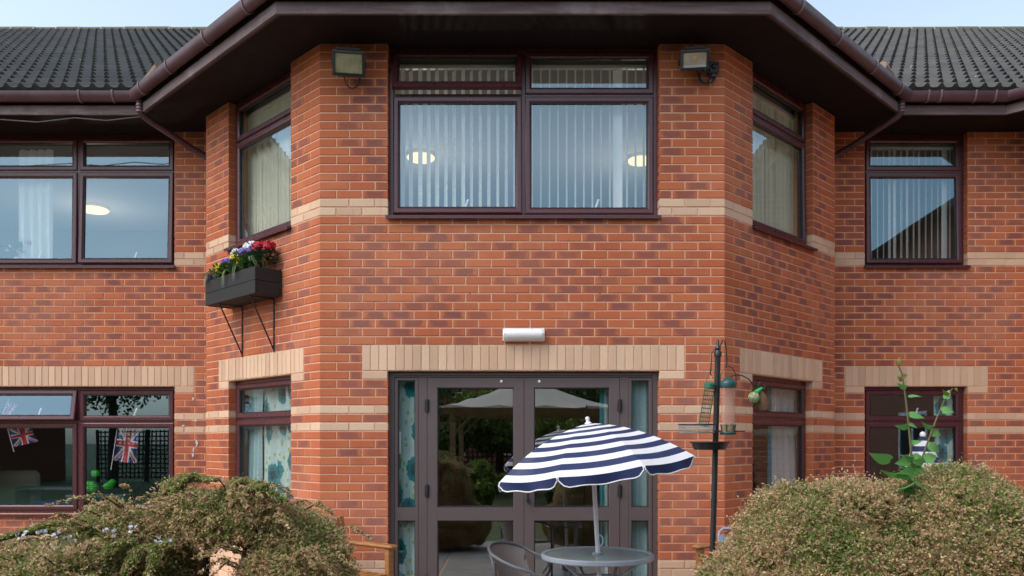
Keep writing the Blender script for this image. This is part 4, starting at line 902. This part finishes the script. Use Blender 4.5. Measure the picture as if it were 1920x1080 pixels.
# cage feeder
c = fp(1325, 757, -.01); o = empty('cage_feeder', 'green wire cage feeder with a green lid hanging askew beside the pole', 'bird feeder', tuple(c), rot=(0, R(9), 0))
b = MB(); b.lathe([(.026, .072), (.027, .092), (.018, .10), (.003, .102)], 16); b.build('lid', 'wire_green', o, True)
b = MB()
for i in range(8): a = i*.785; b.tube([(.023*math.cos(a), .023*math.sin(a), -.105), (.023*math.cos(a), .023*math.sin(a), .075)], .0014, 4)
for z in np.linspace(-.105, .06, 9): b.tube([(.023*math.cos(a), .023*math.sin(a), z) for a in np.linspace(0, 6.283, 13)[:-1]], .0014, 4, closed=True)
b.build('wire_cage', 'wire_green', o, True)
b = MB(); b.tube([(-.022, 0, .08), (-.018, 0, .14), (0, 0, .16), (.018, 0, .14), (.022, 0, .08)], .0016, 5); b.build('handle', 'wire_green', o, True)
# fat ball and coconut on the outer hook
c = fp(1411, 746, -.02); b = MB(); rr = random.Random(2)
o = empty('fat_ball', 'pale fat ball in a bright green net on the curled hook', 'bird food', tuple(c))
b.lathe([(.026*math.sin(t)*(1+rr.uniform(-.06, .06)), -.026*math.cos(t)) for t in np.linspace(.08, 3.06, 9)], 14); b.build('ball', 'fatball', o, True)
b = MB()
for i in range(7):
    a = i*.9; b.tube([(.027*math.sin(t)*math.cos(a+t*.5), .027*math.sin(t)*math.sin(a+t*.5), -.027*math.cos(t)) for t in np.linspace(.1, 2.9, 9)]+[(.022, 0, .038), (.036, .0, .05)], .0011, 4)
b.tube([(.010, 0, .024), (.022, 0, .034), (.040, 0, .046)], [.012, .008, .005], 7); b.build('net', 'net_green', o, True)
c = fp(1430, 753, .0); b = MB(); o = empty('coconut_feeder', 'brown fat filled shell hanging beside the fat ball', 'bird food', tuple(c), rot=(0, R(-12), 0))
b.lathe([(.003, -.046), (.022, -.04), (.029, -.015), (.026, .015), (.016, .038), (.005, .05)], 14); b.build('shell', 'coconut', o, True)
# trays
c = fp(1306, 804, -.01); o = empty('seed_tray', 'round wire mesh seed tray fixed to the pole below the cage feeder', 'bird tray', tuple(c)); r = .085
b = MB(); b.tube([(r*math.cos(a), r*math.sin(a), .020) for a in np.linspace(0, 6.283, 33)[:-1]], .003, 5, closed=True); b.build('rim', 'ral_black', o, True)
b = MB()
for i in range(48): a = 6.283*i/48; b.tube([(r*math.cos(a), r*math.sin(a), .019), (r*.94*math.cos(a), r*.94*math.sin(a), -.018)], .0008, 3)
for z, s in ((.008, .985), (-.004, .965), (-.017, .94)): b.tube([(r*s*math.cos(a), r*s*math.sin(a), z) for a in np.linspace(0, 6.283, 33)[:-1]], .001, 3, closed=True)
b.build('mesh_side', 'tube_grey', o, True)
b = MB(); b.lathe([(r*.93, -.020), (r*.93, -.018)], 28); b.build('mesh_floor', 'tube_grey', o)
b = MB(); b.lathe([(r*.8, -.0178), (r*.6, -.008), (r*.2, -.004), (.002, -.003)], 20); b.build('seed', 'seed', o, True)
c = fp(1329, 836, -.02); o = empty('water_dish', 'shallow dark plastic water dish ringed round the pole', 'bird dish', tuple(c)); r = .092
b = MB(); b.lathe([(.02, -.018), (r*.78, -.018), (r*.86, -.005), (r*.92, .012), (r, .015), (r, .020), (r*.9, .018), (r*.82, -.002), (r*.74, -.012), (.02, -.012)], 32); b.build('dish', 'ral_black', o, True)

# ================================================================== SHRUBS
def leafmat(name, rough=.7, trans=.2, spec=.25):
    t = NT(name); c = t.n('ShaderNodeAttribute', attribute_name='leafcol').outputs['Color']; M[name] = t.bsdf(c, rough, 0, spec, trans=trans)
leafmat('shrub_leaf', .85, .5, .08); leafmat('tree_leaf', .55, .3)
pm('shrub_core', (.20, .175, .085), .95, .5, 14, .5, c2=(.30, .23, .13)); pm('shrub_wood', (.05, .032, .022), .9, .4, 12, .4); pm('bark', (.07, .05, .035), .9, .4, 8, .5)
def quads_obj(name, P, A, S, cols_, mat, parent, fold=0.0):
    """leaflets: centre P, half axis A, half side S (n,3) -> rhombic quads with per leaf colour"""
    n = len(P); V = np.empty((n, 4, 3), np.float32); V[:, 0] = P-A; V[:, 1] = P+S-A*.1; V[:, 2] = P+A; V[:, 3] = P-S-A*.1
    me = bpy.data.meshes.new(name); me.vertices.add(n*4); me.vertices.foreach_set('co', V.ravel()); me.loops.add(n*4); me.loops.foreach_set('vertex_index', np.arange(n*4, dtype=np.int32))
    me.polygons.add(n); me.polygons.foreach_set('loop_start', np.arange(0, n*4, 4, dtype=np.int32)); me.polygons.foreach_set('loop_total', np.full(n, 4, dtype=np.int32)); me.update(calc_edges=True)
    at = me.color_attributes.new('leafcol', 'FLOAT_COLOR', 'POINT'); C4 = np.ones((n, 4, 4), np.float32); C4[:, :, :3] = cols_[:, None, :]; at.data.foreach_set('color', C4.ravel())
    me.materials.append(M[mat]); return link(name, me, parent)
def unit(v): return v/np.maximum(np.linalg.norm(v, axis=-1, keepdims=True), 1e-9)
PAL_G = 1.8*np.array([(.11, .15, .035), (.15, .18, .055), (.075, .115, .03), (.19, .20, .085), (.25, .245, .12)]); PAL_B = 1.45*np.array([(.42, .28, .16), (.34, .21, .125), (.50, .37, .23), (.29, .18, .115), (.40, .31, .17), (.46, .31, .22)])
def shrub(name, label, lobes, dens, seed, brown, sprays=(), loc=(0, 0, 0)):
    """lobes: (cx,cy,cz,rx,ry,rz); brown(P)-> share of brown tips"""
    g = np.random.default_rng(seed); o = empty(name, label, 'shrub', loc); off = np.array(loc)
    Pn, Nn, Ln = [], [], []
    lobes = [(*l[:3], *(max(.05, q-.06) for q in l[3:6])) for l in lobes]
    for li, lb in enumerate(lobes):
        c = np.array(lb[:3]); r = np.array(lb[3:6]); n = int(dens*4*math.pi*((r[0]*r[1])**1.6+(r[0]*r[2])**1.6+(r[1]*r[2])**1.6)**(1/1.6)/3**(1/1.6))
        d = unit(g.normal(size=(n, 3))); d = d[d[:, 2] > -.55]; K = max(30, int(150*r.mean()*2)); cl = unit(g.normal(size=(K, 3)))
        dot = d @ cl.T; ix = dot.argmax(1); dist = np.arccos(np.clip(dot[np.arange(len(d)), ix], -1, 1)); rc = 1.9/math.sqrt(K)*1.15
        lump = np.sqrt(np.clip(1-(dist/rc)**2, 0, 1)); hk = g.uniform(.3, 1.0, K)[ix]
        p = c+d*r+unit(d/r)*(.068*lump*hk)[:, None]+g.normal(size=d.shape)*.008
        K2 = 16; c2_ = unit(g.normal(size=(K2, 3))); d2 = d @ c2_.T; i2 = d2.argmax(1); a2 = np.arccos(np.clip(d2[np.arange(len(d)), i2], -1, 1)); p = p+unit(d/r)*(.05*np.sqrt(np.clip(1-(a2/.62)**2, 0, 1))*g.uniform(0, 1, K2)[i2]-.015)[:, None]
        nrm = unit(unit(d/r)+.9*(d-cl[ix])/rc*.6)
        keep = np.ones(len(p), bool)
        for lj, l2 in enumerate(lobes):
            if lj != li: keep &= (((p-np.array(l2[:3]))/(np.array(l2[3:6])*.97))**2).sum(1) > 1
        Pn.append(p[keep]); Nn.append(nrm[keep]); Ln.append((lump*hk)[keep])
    P, N = np.concatenate(Pn), np.concatenate(Nn); m = len(P); LM = np.concatenate(Ln); br = np.clip(brown(P)*(.30+1.15*LM), .05, .97)
    dn_ = np.array([0, 0, -1.0])-N*(N @ np.array([0, 0, -1.0]))[:, None]; out_ = N*np.array([1, 1, 0])
    D = unit(N*.55+dn_*.35+out_*.3+g.normal(size=P.shape)*.45); L = g.uniform(.025, .055, m)*np.where(g.random(m) < .05, 2.0, 1.0); isb = g.random(m) < br
    LP, LA, LS, LC = [], [], [], []
    for k in range(7):
        t = (k+.5)/7; q = P+D*(L*t)[:, None]+g.normal(size=P.shape)*.0035; a = unit(D+g.normal(size=P.shape)*.75); s = unit(np.cross(a, g.normal(size=P.shape)))
        sz = g.uniform(.0045, .0085, m)*(1.0 if k < 5 else .85); LP.append(q); LA.append(a*sz[:, None]); LS.append(s*(sz*.55)[:, None])
        gc = PAL_G[g.integers(0, len(PAL_G), m)]; bc = PAL_B[g.integers(0, len(PAL_B), m)]; tip = isb & (g.random(m) < (.25+.75*t)); cc = np.where(tip[:, None], bc, gc)*g.uniform(.75, 1.25, (m, 1)); LC.append(cc)
    for (path, L0, dn, bs) in sprays:      # feathery arching branches
        path = np.array(path, float); nseg = 40; tt = np.linspace(0, 1, nseg); idx = np.linspace(0, 1, len(path)); C3 = np.stack([np.interp(tt, idx, path[:, i]) for i in range(3)], 1); T3 = unit(np.gradient(C3, axis=0))
        n = int(dn); ti = g.integers(0, nseg, n); base = C3[ti]; tg = T3[ti]; sd_ = unit(np.cross(tg, g.normal(size=(n, 3)))); sd_[:, 2] = np.abs(sd_[:, 2])*.4-.12; a = unit(tg*.9+sd_*.9); ln = L0*g.uniform(.3, 1.0, n)*(1.15-.75*tt[ti])
        for k in range(6):
            t = (k+.5)/6; q = base+a*(ln*t)[:, None]+g.normal(size=base.shape)*.003; aa = unit(a+g.normal(size=a.shape)*.55); s = unit(np.cross(aa, g.normal(size=a.shape))); sz = g.uniform(.0045, .008, n); LP.append(q); LA.append(aa*sz[:, None]); LS.append(s*(sz*.5)[:, None])
            isb2 = g.random(n) < bs*(.4+.8*t); LC.append(np.where(isb2[:, None], PAL_B[g.integers(0, len(PAL_B), n)], PAL_G[g.integers(0, 4, n)])*g.uniform(.75, 1.3, (n, 1)))
    quads_obj('foliage', np.concatenate(LP)-off, np.concatenate(LA), np.concatenate(LS), np.concatenate(LC).astype(np.float32), 'shrub_leaf', o)
    b = MB()
    for lb in lobes:
        r = lb[3:6]; k = .90; b.lathe([(max(.001, math.sin(t)), -math.cos(t)) for t in np.linspace(.02, 3.12, 14)], 20, T=TR(tuple(np.array(lb[:3])-off), sc_=(r[0]*k, r[1]*k, r[2]*k)))
    b.build('inner_growth', 'shrub_core', o, True)
    b = MB()
    for lb in lobes: c = np.array(lb[:3])-off; b.tube([(0, 0, 0), (c[0]*.6, c[1]*.6, c[2]*.45), tuple(c)], [.03, .022, .012], 7)
    for sp_ in sprays: b.tube([tuple(np.array(q)-off) for q in sp_[0]], [.003]+[.0022]*(len(sp_[0])-2)+[.001], 5)
    b.build('branches', 'shrub_wood', o, True); return o
def wx(px): return (px-960)/493+CX
def wz(py): return CZ-(py-827)/493
SY = -4.0
rl = [(wx(1775), SY, .93, .42, .45, .475), (wx(1565), SY, .90, .40, .42, .44), (wx(1390), SY-.02, .73, .265, .34, .36), (wx(1930), SY+.05, .78, .36, .4, .47), (wx(1660), SY-.3, .62, .75, .35, .42), (wx(1660), SY, .35, 1.0, .55, .5)]
gsp = random.Random(11)
rs = []
for i in range(0):
    lb = rl[gsp.choice((0, 0, 1, 1, 2, 3))]; a = gsp.uniform(-2.9, -.2); e = gsp.uniform(.1, 1.3); d = Vector((math.cos(a)*math.cos(e), math.sin(a)*math.cos(e), math.sin(e))); p = Vector(lb[:3])+Vector((d.x*lb[3], d.y*lb[4], d.z*lb[5]))
    tg = Vector((d.x*.9, d.y*.9, .25)).normalized(); ln = gsp.uniform(.07, .13); rs.append(([tuple(p), tuple(p+tg*ln*.5+Vector((0, 0, .012))), tuple(p+tg*ln+Vector((0, 0, -.004)))], .022, 60, .8))
shrub('brown_shrub', 'rounded shrub of brown tipped fine foliage with a sapling growing through it', rl, 19000, 3, lambda P: np.clip(.88+.25*np.sin(P[:, 0]*9+P[:, 2]*7)+.12*np.sin(P[:, 0]*23), .35, .97), rs, (wx(1660), SY, 0))
ll = [(wx(560), SY, .90, .222, .34, .35), (wx(468), SY+.02, 1.18, .20, .26, .115), (wx(390), SY+.02, 1.205, .19, .24, .075), (wx(232), SY, .90, .25, .36, .36), (wx(60), SY-.1, .76, .32, .35, .35), (wx(330), SY, .35, 1.0, .5, .5), (wx(190), SY-.33, .76, .36, .26, .38)]
ls = []
for i in range(90):
    lb = ll[gsp.choice((0, 1, 1, 2, 3, 3, 4, 6))]; a = gsp.uniform(-3.0, -.1); e = gsp.uniform(.1, 1.3); d = Vector((math.cos(a)*math.cos(e), math.sin(a)*math.cos(e), math.sin(e))); p = Vector(lb[:3])+Vector((d.x*lb[3], d.y*lb[4], d.z*lb[5]))
    tg = Vector((d.x+.25*(1 if lb[0] > wx(400) else -1), d.y*.8, .1)).normalized(); ln = gsp.uniform(.10, .22); ls.append(([tuple(p), tuple(p+tg*ln*.5+Vector((0, 0, .02))), tuple(p+tg*ln+Vector((0, 0, -.03)))], .030, 26, .8))
for (x0, y0, x1, y1, dy) in ((200, 1000, 20, 1015, -.3), (230, 1010, -10, 1045, -.35), (210, 1040, -30, 1075, -.4), (250, 985, 60, 1000, -.3), (150, 1050, -40, 1055, -.2), (260, 1030, 120, 1070, -.4), (330, 930, 420, 897, -.1), (300, 935, 385, 902, 0), (420, 930, 520, 912, -.1), (470, 930, 560, 930, -.2), (330, 1010, 300, 1090, -.4), (360, 1000, 345, 1085, -.38), (300, 1000, 240, 1080, -.42)):
    A = Vector((wx(x0), SY+dy*.5, wz(y0))); B = Vector((wx(x1), SY+dy, wz(y1))); mid = (A+B)/2+Vector((0, 0, .04)); ls.append(([tuple(A), tuple(A.lerp(mid, .6)+Vector((0, 0, .012))), tuple(mid), tuple(B)], .055, 620, .2))
shrub('green_shrub', 'sprawling shrub with feathery green branches and brown tipped sprays in front of the wing', ll, 19000, 5, lambda P: np.clip(.66+.5*np.clip((P[:, 2]-1.02)/.25, 0, 1)+.30*np.clip((P[:, 0]-wx(400))/.25, 0, 1)+.15*np.sin(P[:, 0]*17), .08, .9), ls, (wx(330), SY, 0))
# small pale flecks added to imitate bright glints through the shrub gaps
for i, (px, py) in enumerate(((205, 985), (222, 990), (318, 972), (150, 985), (200, 1005), (245, 1062), (145, 1030), (380, 990), (180, 978), (292, 978))):
    rr = random.Random(i); b = MB(); c = Vector((wx(px), SY-.36+.03*rr.random(), wz(py)))
    for _ in range(4): petals(b, tuple(c+Vector((rr.uniform(-.022, .022), rr.uniform(-.03, .03), rr.uniform(-.014, .014)))), .005, 4, rr, ks=.55)
    b.tube([tuple(c), tuple(c+Vector((0, .03, -.01)))], .0008, 4)
    M.setdefault('glint', None) or pm('glint', (.70, .73, .80), .7, .3, 40)
    tag(b.build('glint_cluster', 'glint', None, recalc=False), 'small cluster of pale blue white flecks painted as glints among the green shrub branches', 'glint', 'painted pale glints in the green shrub')
# sapling ---------------------------------------------------------------------------
pm('sap_leaf', (.10, .31, .075), .45, .3, 30, .05, trans=.35, c2=(.16, .38, .11)); pm('sap_young', (.20, .22, .05), .5, .3, 30, trans=.3); pm('sap_stem', (.13, .12, .045), .6, .3, 20)
def sapling():
    Y = SY-.12; s = F/(Y-CY)
    W3 = lambda px, py, dy=0: Vector((CX+(px-960)/s, Y+dy, CZ+(827-py)/s))
    basep = W3(1704, 945, .2); o = empty('sapling', 'young sapling with two upright stems of heart shaped green leaves rising from the shrub', 'sapling', (basep.x, basep.y, 0))
    off = Vector((basep.x, basep.y, 0)); Lc = lambda v: tuple(v-off)
    s1 = [W3(1706, 960, .15), W3(1711, 900), W3(1708, 840), W3(1702, 780), W3(1696, 730), W3(1691, 700), W3(1681, 677)]; s2 = [W3(1710, 930, .1), W3(1726, 868), W3(1743, 820), W3(1756, 785), W3(1772, 748), W3(1786, 728)]
    b = MB(); b.tube([(0, 0, 0), (.0, -.02, .5)]+[Lc(p) for p in s1], [.008, .007, .0055, .005, .0045, .004, .0035, .003, .0022], 7); b.build('stem', 'sap_stem', o, True)
    b = MB(); b.tube([Lc(p) for p in s2], [.0045, .004, .0035, .003, .0025, .0018], 7); b.build('stem', 'sap_stem', o, True)
    # heart shaped leaf, tip along +x, length 1
    out = [(0, 0), (-.06, .16), (.02, .34), (.2, .43), (.42, .38), (.66, .24), (.86, .09), (1.0, 0)]; mid = [(0, 0), (.2, 0), (.42, 0), (.66, 0), (.86, 0), (1, 0)]
    V = [(x, y, .13*abs(y)+.05*math.sin(x*3)-.12*x*x) for x, y in out]+[(x, -y, .13*abs(y)+.05*math.sin(x*3)-.12*x*x) for x, y in out[1:-1]]+[(x, 0, .05*math.sin(x*3)-.12*x*x) for x, y in mid[1:-1]]
    Lf = [0, 1, 2, 3, 4, 5, 6, 7]; Rt = [0, 8, 9, 10, 11, 12, 13, 7]; Md = [0, 14, 15, 16, 17, 7]
    Fc = [(0, 1, 2, 14), (14, 2, 3), (14, 3, 4, 15), (15, 4, 5, 16), (16, 5, 6, 17), (17, 6, 7), (0, 14, 9, 8), (14, 10, 9), (14, 15, 11, 10), (15, 16, 12, 11), (16, 17, 13, 12), (17, 7, 13)]
    def mk(mt): me = bpy.data.meshes.new('leaf'); me.from_pydata(V, [], Fc); me.materials.append(M[mt]); me.polygons.foreach_set('use_smooth', [True]*len(me.polygons)); return me
    big, young = mk('sap_leaf'), mk('sap_young')
    lv = [(1695, 726, 170, 26, 0), (1700, 745, 10, 22, 0), (1702, 778, -5, 30, 0), (1705, 798, 175, 30, 0), (1703, 795, -20, 22, 0), (1709, 832, 20, 22, 0), (1709, 858, 165, 32, 0), (1710, 860, -8, 26, 0), (1712, 868, 150, 24, 0), (1711, 880, -12, 36, 0), (1711, 884, 185, 38, 0), (1706, 905, 200, 46, 0), (1713, 905, -35, 40, 0), (1700, 890, 172, 50, 0), (1716, 928, -28, 44, 0), (1703, 940, 195, 40, 0), (1708, 945, -10, 34, 0), (1668, 862, 160, 40, 0), (1712, 945, 200, 46, 0),
          (1772, 748, 60, 20, 0), (1762, 772, 5, 32, 0), (1752, 800, 170, 26, 0), (1746, 810, -5, 24, 0), (1737, 835, -35, 30, 0), (1726, 866, 175, 26, 0), (1730, 862, 5, 32, 0), (1690, 707, 20, 14, 1), (1694, 712, 150, 14, 1), (1776, 740, 160, 18, 1), (1684, 684, 100, 14, 1), (1788, 728, -40, 10, 1)]
    rr = random.Random(4)
    lv += [(1706+rr.uniform(-4, 8), rr.uniform(850, 950), rr.choice((rr.uniform(-50, 10), rr.uniform(165, 215))), rr.uniform(14, 34), 0) for _ in range(16)]
    for px, py, an, ln, yg in lv:
        me = young if yg else big; lf = link('leaf', me, o, Lc(W3(px, py, rr.uniform(-.02, .01)))); k = ln/s*rr.uniform(.75, 1.05); lf.scale = (k, k*rr.uniform(.7, 1.0), k*rr.uniform(.6, 2.2))
        lf.rotation_euler = (Matrix.Rotation(-R(an), 3, 'Y') @ Matrix.Rotation(R(rr.uniform(15, 85)), 3, 'X') @ Matrix.Rotation(R(rr.uniform(-15, 15)), 3, 'Z')).to_euler()
sapling()

# ================================================================== GARDEN BEHIND THE CAMERA (seen mirrored in the panes)
pm('canopy_cream', (.60, .57, .50), .8, .08, 2, trans=.25); pm('pergola_wood', (.34, .23, .11), .8, .4, 4, .3, stretch=(1, 1, 6)); pm('fence_wood', (.06, .04, .028), .85, .4, 3, .3)
o = empty('garden_gazebo', 'cream canvas gazebo on timber posts out in the garden', 'gazebo', (.3, -12.2, 0))
for x in (-1.7, 1.7):
    for y in (-1.5, 1.5): b = MB(); b.box(x-.06, x+.06, y-.06, y+.06, 0, 2.2); b.build('post', 'pergola_wood', o)
for y in (-1.5, 1.5): b = MB(); b.box(-1.9, 1.9, y-.03, y+.03, 2.08, 2.22); b.build('beam', 'pergola_wood', o)
for x in (-1.7, 1.7): b = MB(); b.box(x-.03, x+.03, -1.6, 1.6, 1.95, 2.079); b.build('beam', 'pergola_wood', o)
for x in (-1.7, 1.7):
    for y in (-1.5, 1.5):
        b = MB(); b.tube([(x, y, 1.6), (x-.45*(1 if x > 0 else -1), y, 2.08)], .03, 6); b.build('brace', 'pergola_wood', o)
b = MB(); n = 12; V = []; Fc = []
for i in range(n+1):
    for j in range(n+1): u, v = i/n*2-1, j/n*2-1; m = max(abs(u), abs(v)); V.append((u*2.0, v*1.8, 2.24+.75*(1-m)**1.3+.03*math.sin(i*2)*math.sin(j*1.7)))
for i in range(n):
    for j in range(n): a = i*(n+1)+j; Fc.append((a, a+1, a+n+2, a+n+1))
b.add(V, Fc); b.build('canopy', 'canopy_cream', o, True, recalc=False)
def tree(loc, h, r, seed, label, pal, n=9000, crown=.6):
    g = np.random.default_rng(seed); rr = random.Random(seed); o = empty('garden_tree', label, 'tree', loc, group='trees in the garden opposite')
    b = MB(); b.tube([(0, 0, 0), (.05, .02, h*.3), (.0, .05, h*.6), (.05, 0, h*.85)], [h*.03, h*.024, h*.015, h*.005], 8)
    K = 26; cl = unit(g.normal(size=(K, 3)))*np.array([r, r, h*crown*.5])*g.uniform(.45, 1, (K, 1))+np.array([0, 0, h*(1-crown*.5)])
    for c in cl[:14]: b.tube([(0, .03, h*.45), tuple(np.array([0, 0, h*.5])*.5+c*.5), tuple(c)], [h*.012, h*.007, h*.003], 5)
    b.build('trunk', 'bark', o, True)
    ix = g.integers(0, K, n); P = cl[ix]+unit(g.normal(size=(n, 3)))*(g.uniform(.3, 1, (n, 1))**.5)*r*.33; A = unit(g.normal(size=(n, 3))); S = unit(np.cross(A, g.normal(size=(n, 3)))); sz = g.uniform(.05, .09, (n, 1))
    pc = np.array(pal)[g.integers(0, len(pal), n)]*g.uniform(.7, 1.3, (n, 1)); quads_obj('crown', P, A*sz, S*sz*.6, pc.astype(np.float32), 'tree_leaf', o)
GP = [(.09, .16, .035), (.13, .20, .05), (.06, .12, .035)]; YP = [(.22, .30, .06), (.16, .24, .055)]; DP = [(.04, .09, .035), (.06, .11, .04)]
for i, (x, y, h, r, p_, lb) in enumerate(((-.5, -15.6, 3.0, 1.2, YP, 'small bright green tree behind the gazebo'), (1.3, -15.2, 2.2, 1.1, YP, 'low spreading bright tree behind the gazebo posts'), (-2.2, -15.0, 2.0, 1.0, GP, 'low spreading green tree behind the gazebo posts'), (2.2, -16.5, 4.2, 1.7, GP, 'leafy green tree beside the gazebo'), (-3.4, -17, 5.0, 1.8, GP, 'rounded green tree between gazebo and trellis'), (-13, -15, 6.2, 2.4, GP, 'tall broad tree at the garden corner'), (6.5, -18, 5.5, 2.2, DP, 'dark tree near the far house'), (-7.5, -19, 6.0, 2.2, YP, 'yellow green tree beyond the trellis'), (11, -13, 5.5, 2.0, GP, 'green tree at the lawn edge'))):
    tree((x, y, 0), h, r, 20+i, lb, p_)
for i, (x, y, h, r, p_, lb) in enumerate(((-.9, -9.9, 1.1, .6, YP, 'low yellow green bush in front of the gazebo'), (1.2, -10.3, 1.3, .6, DP, 'low dark bush in front of the gazebo'), (3.4, -10.4, 1.4, .8, GP, 'low green bush near the lawn'), (-3.6, -10.6, 1.5, .8, GP, 'low green bush near the trellis'), (-2.4, -9.6, 1.0, .5, DP, 'small dark bush on the path edge'))):
    tree((x, y, 0), h, r, 40+i, lb, p_, 4500, .95)
# lattice fence panels
for i in range(10):
    x0 = -15+i*1.83; o = empty('trellis_panel', 'dark wooden trellis panel along the garden edge', 'trellis', (x0, -18.0+.02*i, 0), 0, 'trellis panels along the garden edge')
    for x in (0, 1.75): b = MB(); b.box(x-.04, x+.04, -.04, .04, 0, 1.9); b.build('post', 'fence_wood', o)
    for k in range(11): b = MB(); z = .15+k*.165; b.box(.04, 1.71, -.012, .0, z, z+.05); b.build('rail_slat', 'fence_wood', o)
    for k in range(11): b = MB(); x = .1+k*.152; b.box(x, x+.05, .001, .012, .1, 1.88); b.build('upright_slat', 'fence_wood', o)
# house opposite
def far_brick():
    t = NT('far_brick'); tx = t.n('ShaderNodeTexBrick'); tx.inputs['Color1'].default_value = (.30, .09, .05, 1); tx.inputs['Color2'].default_value = (.22, .07, .045, 1); tx.inputs['Mortar'].default_value = (.42, .28, .2, 1); tx.inputs['Scale'].default_value = 4.4; tx.inputs['Mortar Size'].default_value = .02; tx.inputs['Row Height'].default_value = .33; tx.inputs['Brick Width'].default_value = 1.0
    v = t.n('ShaderNodeMapping'); v.inputs['Rotation'].default_value = (R(90), 0, 0); t.l(t.coord(), v.inputs[0]); t.l(v.outputs[0], tx.inputs['Vector']); M['far_brick'] = t.bsdf(tx.outputs[0], .9, 0, .2)
far_brick(); pm('far_roof', (.07, .05, .045), .8, .4, 3, .2); pm('far_window', (.03, .035, .04), .1, .1, 2)
def house(x, y, wd, dp, h, label, rz=0):
    o = empty('opposite_house', label, 'house', (x, y, 0), rz)
    b = MB(); b.box(-wd/2, wd/2, -dp/2, dp/2, 0, h); b.build('wall', 'far_brick', o)
    b = MB(); b.add([(-wd/2-.4, -dp/2-.4, h), (wd/2+.4, -dp/2-.4, h), (wd/2+.4, dp/2+.4, h), (-wd/2-.4, dp/2+.4, h), (-wd/2+dp*.25, 0, h+dp*.36), (wd/2-dp*.25, 0, h+dp*.36)], [(0, 1, 5, 4), (2, 3, 4, 5), (1, 2, 5), (3, 0, 4), (0, 3, 2, 1)]); b.build('roof', 'far_roof', o)
    n = int(wd/2.6)
    for i in range(n):
        for z in (.9, 3.4):
            cx = -wd/2+(i+.5)*wd/n; b = MB(); b.ring(cx-.6, cx+.6, z, z+1.2, [(0, dp/2-.02), (.07, dp/2-.02), (.07, dp/2+.03), (0, dp/2+.03)]); b.box(cx-.03, cx+.03, dp/2-.01, dp/2+.028, z+.07, z+1.13); f = b.build('window', 'white_plastic', o)
            b = MB(); b.add([(cx-.53, dp/2+.006, z+.07), (cx+.53, dp/2+.006, z+.07), (cx+.53, dp/2+.006, z+1.13), (cx-.53, dp/2+.006, z+1.13)], [(0, 1, 2, 3)]); b.build('pane', 'far_window', f)
house(-4, -30, 22, 8, 5.4, 'long red brick house across the garden with white windows'); house(12.3, -10.2, 12, 8, 6.2, 'red brick house with hipped roof along the side of the garden', R(90)); house(-24, -20, 12, 8, 5.2, 'red brick house at the far corner of the garden', R(40))
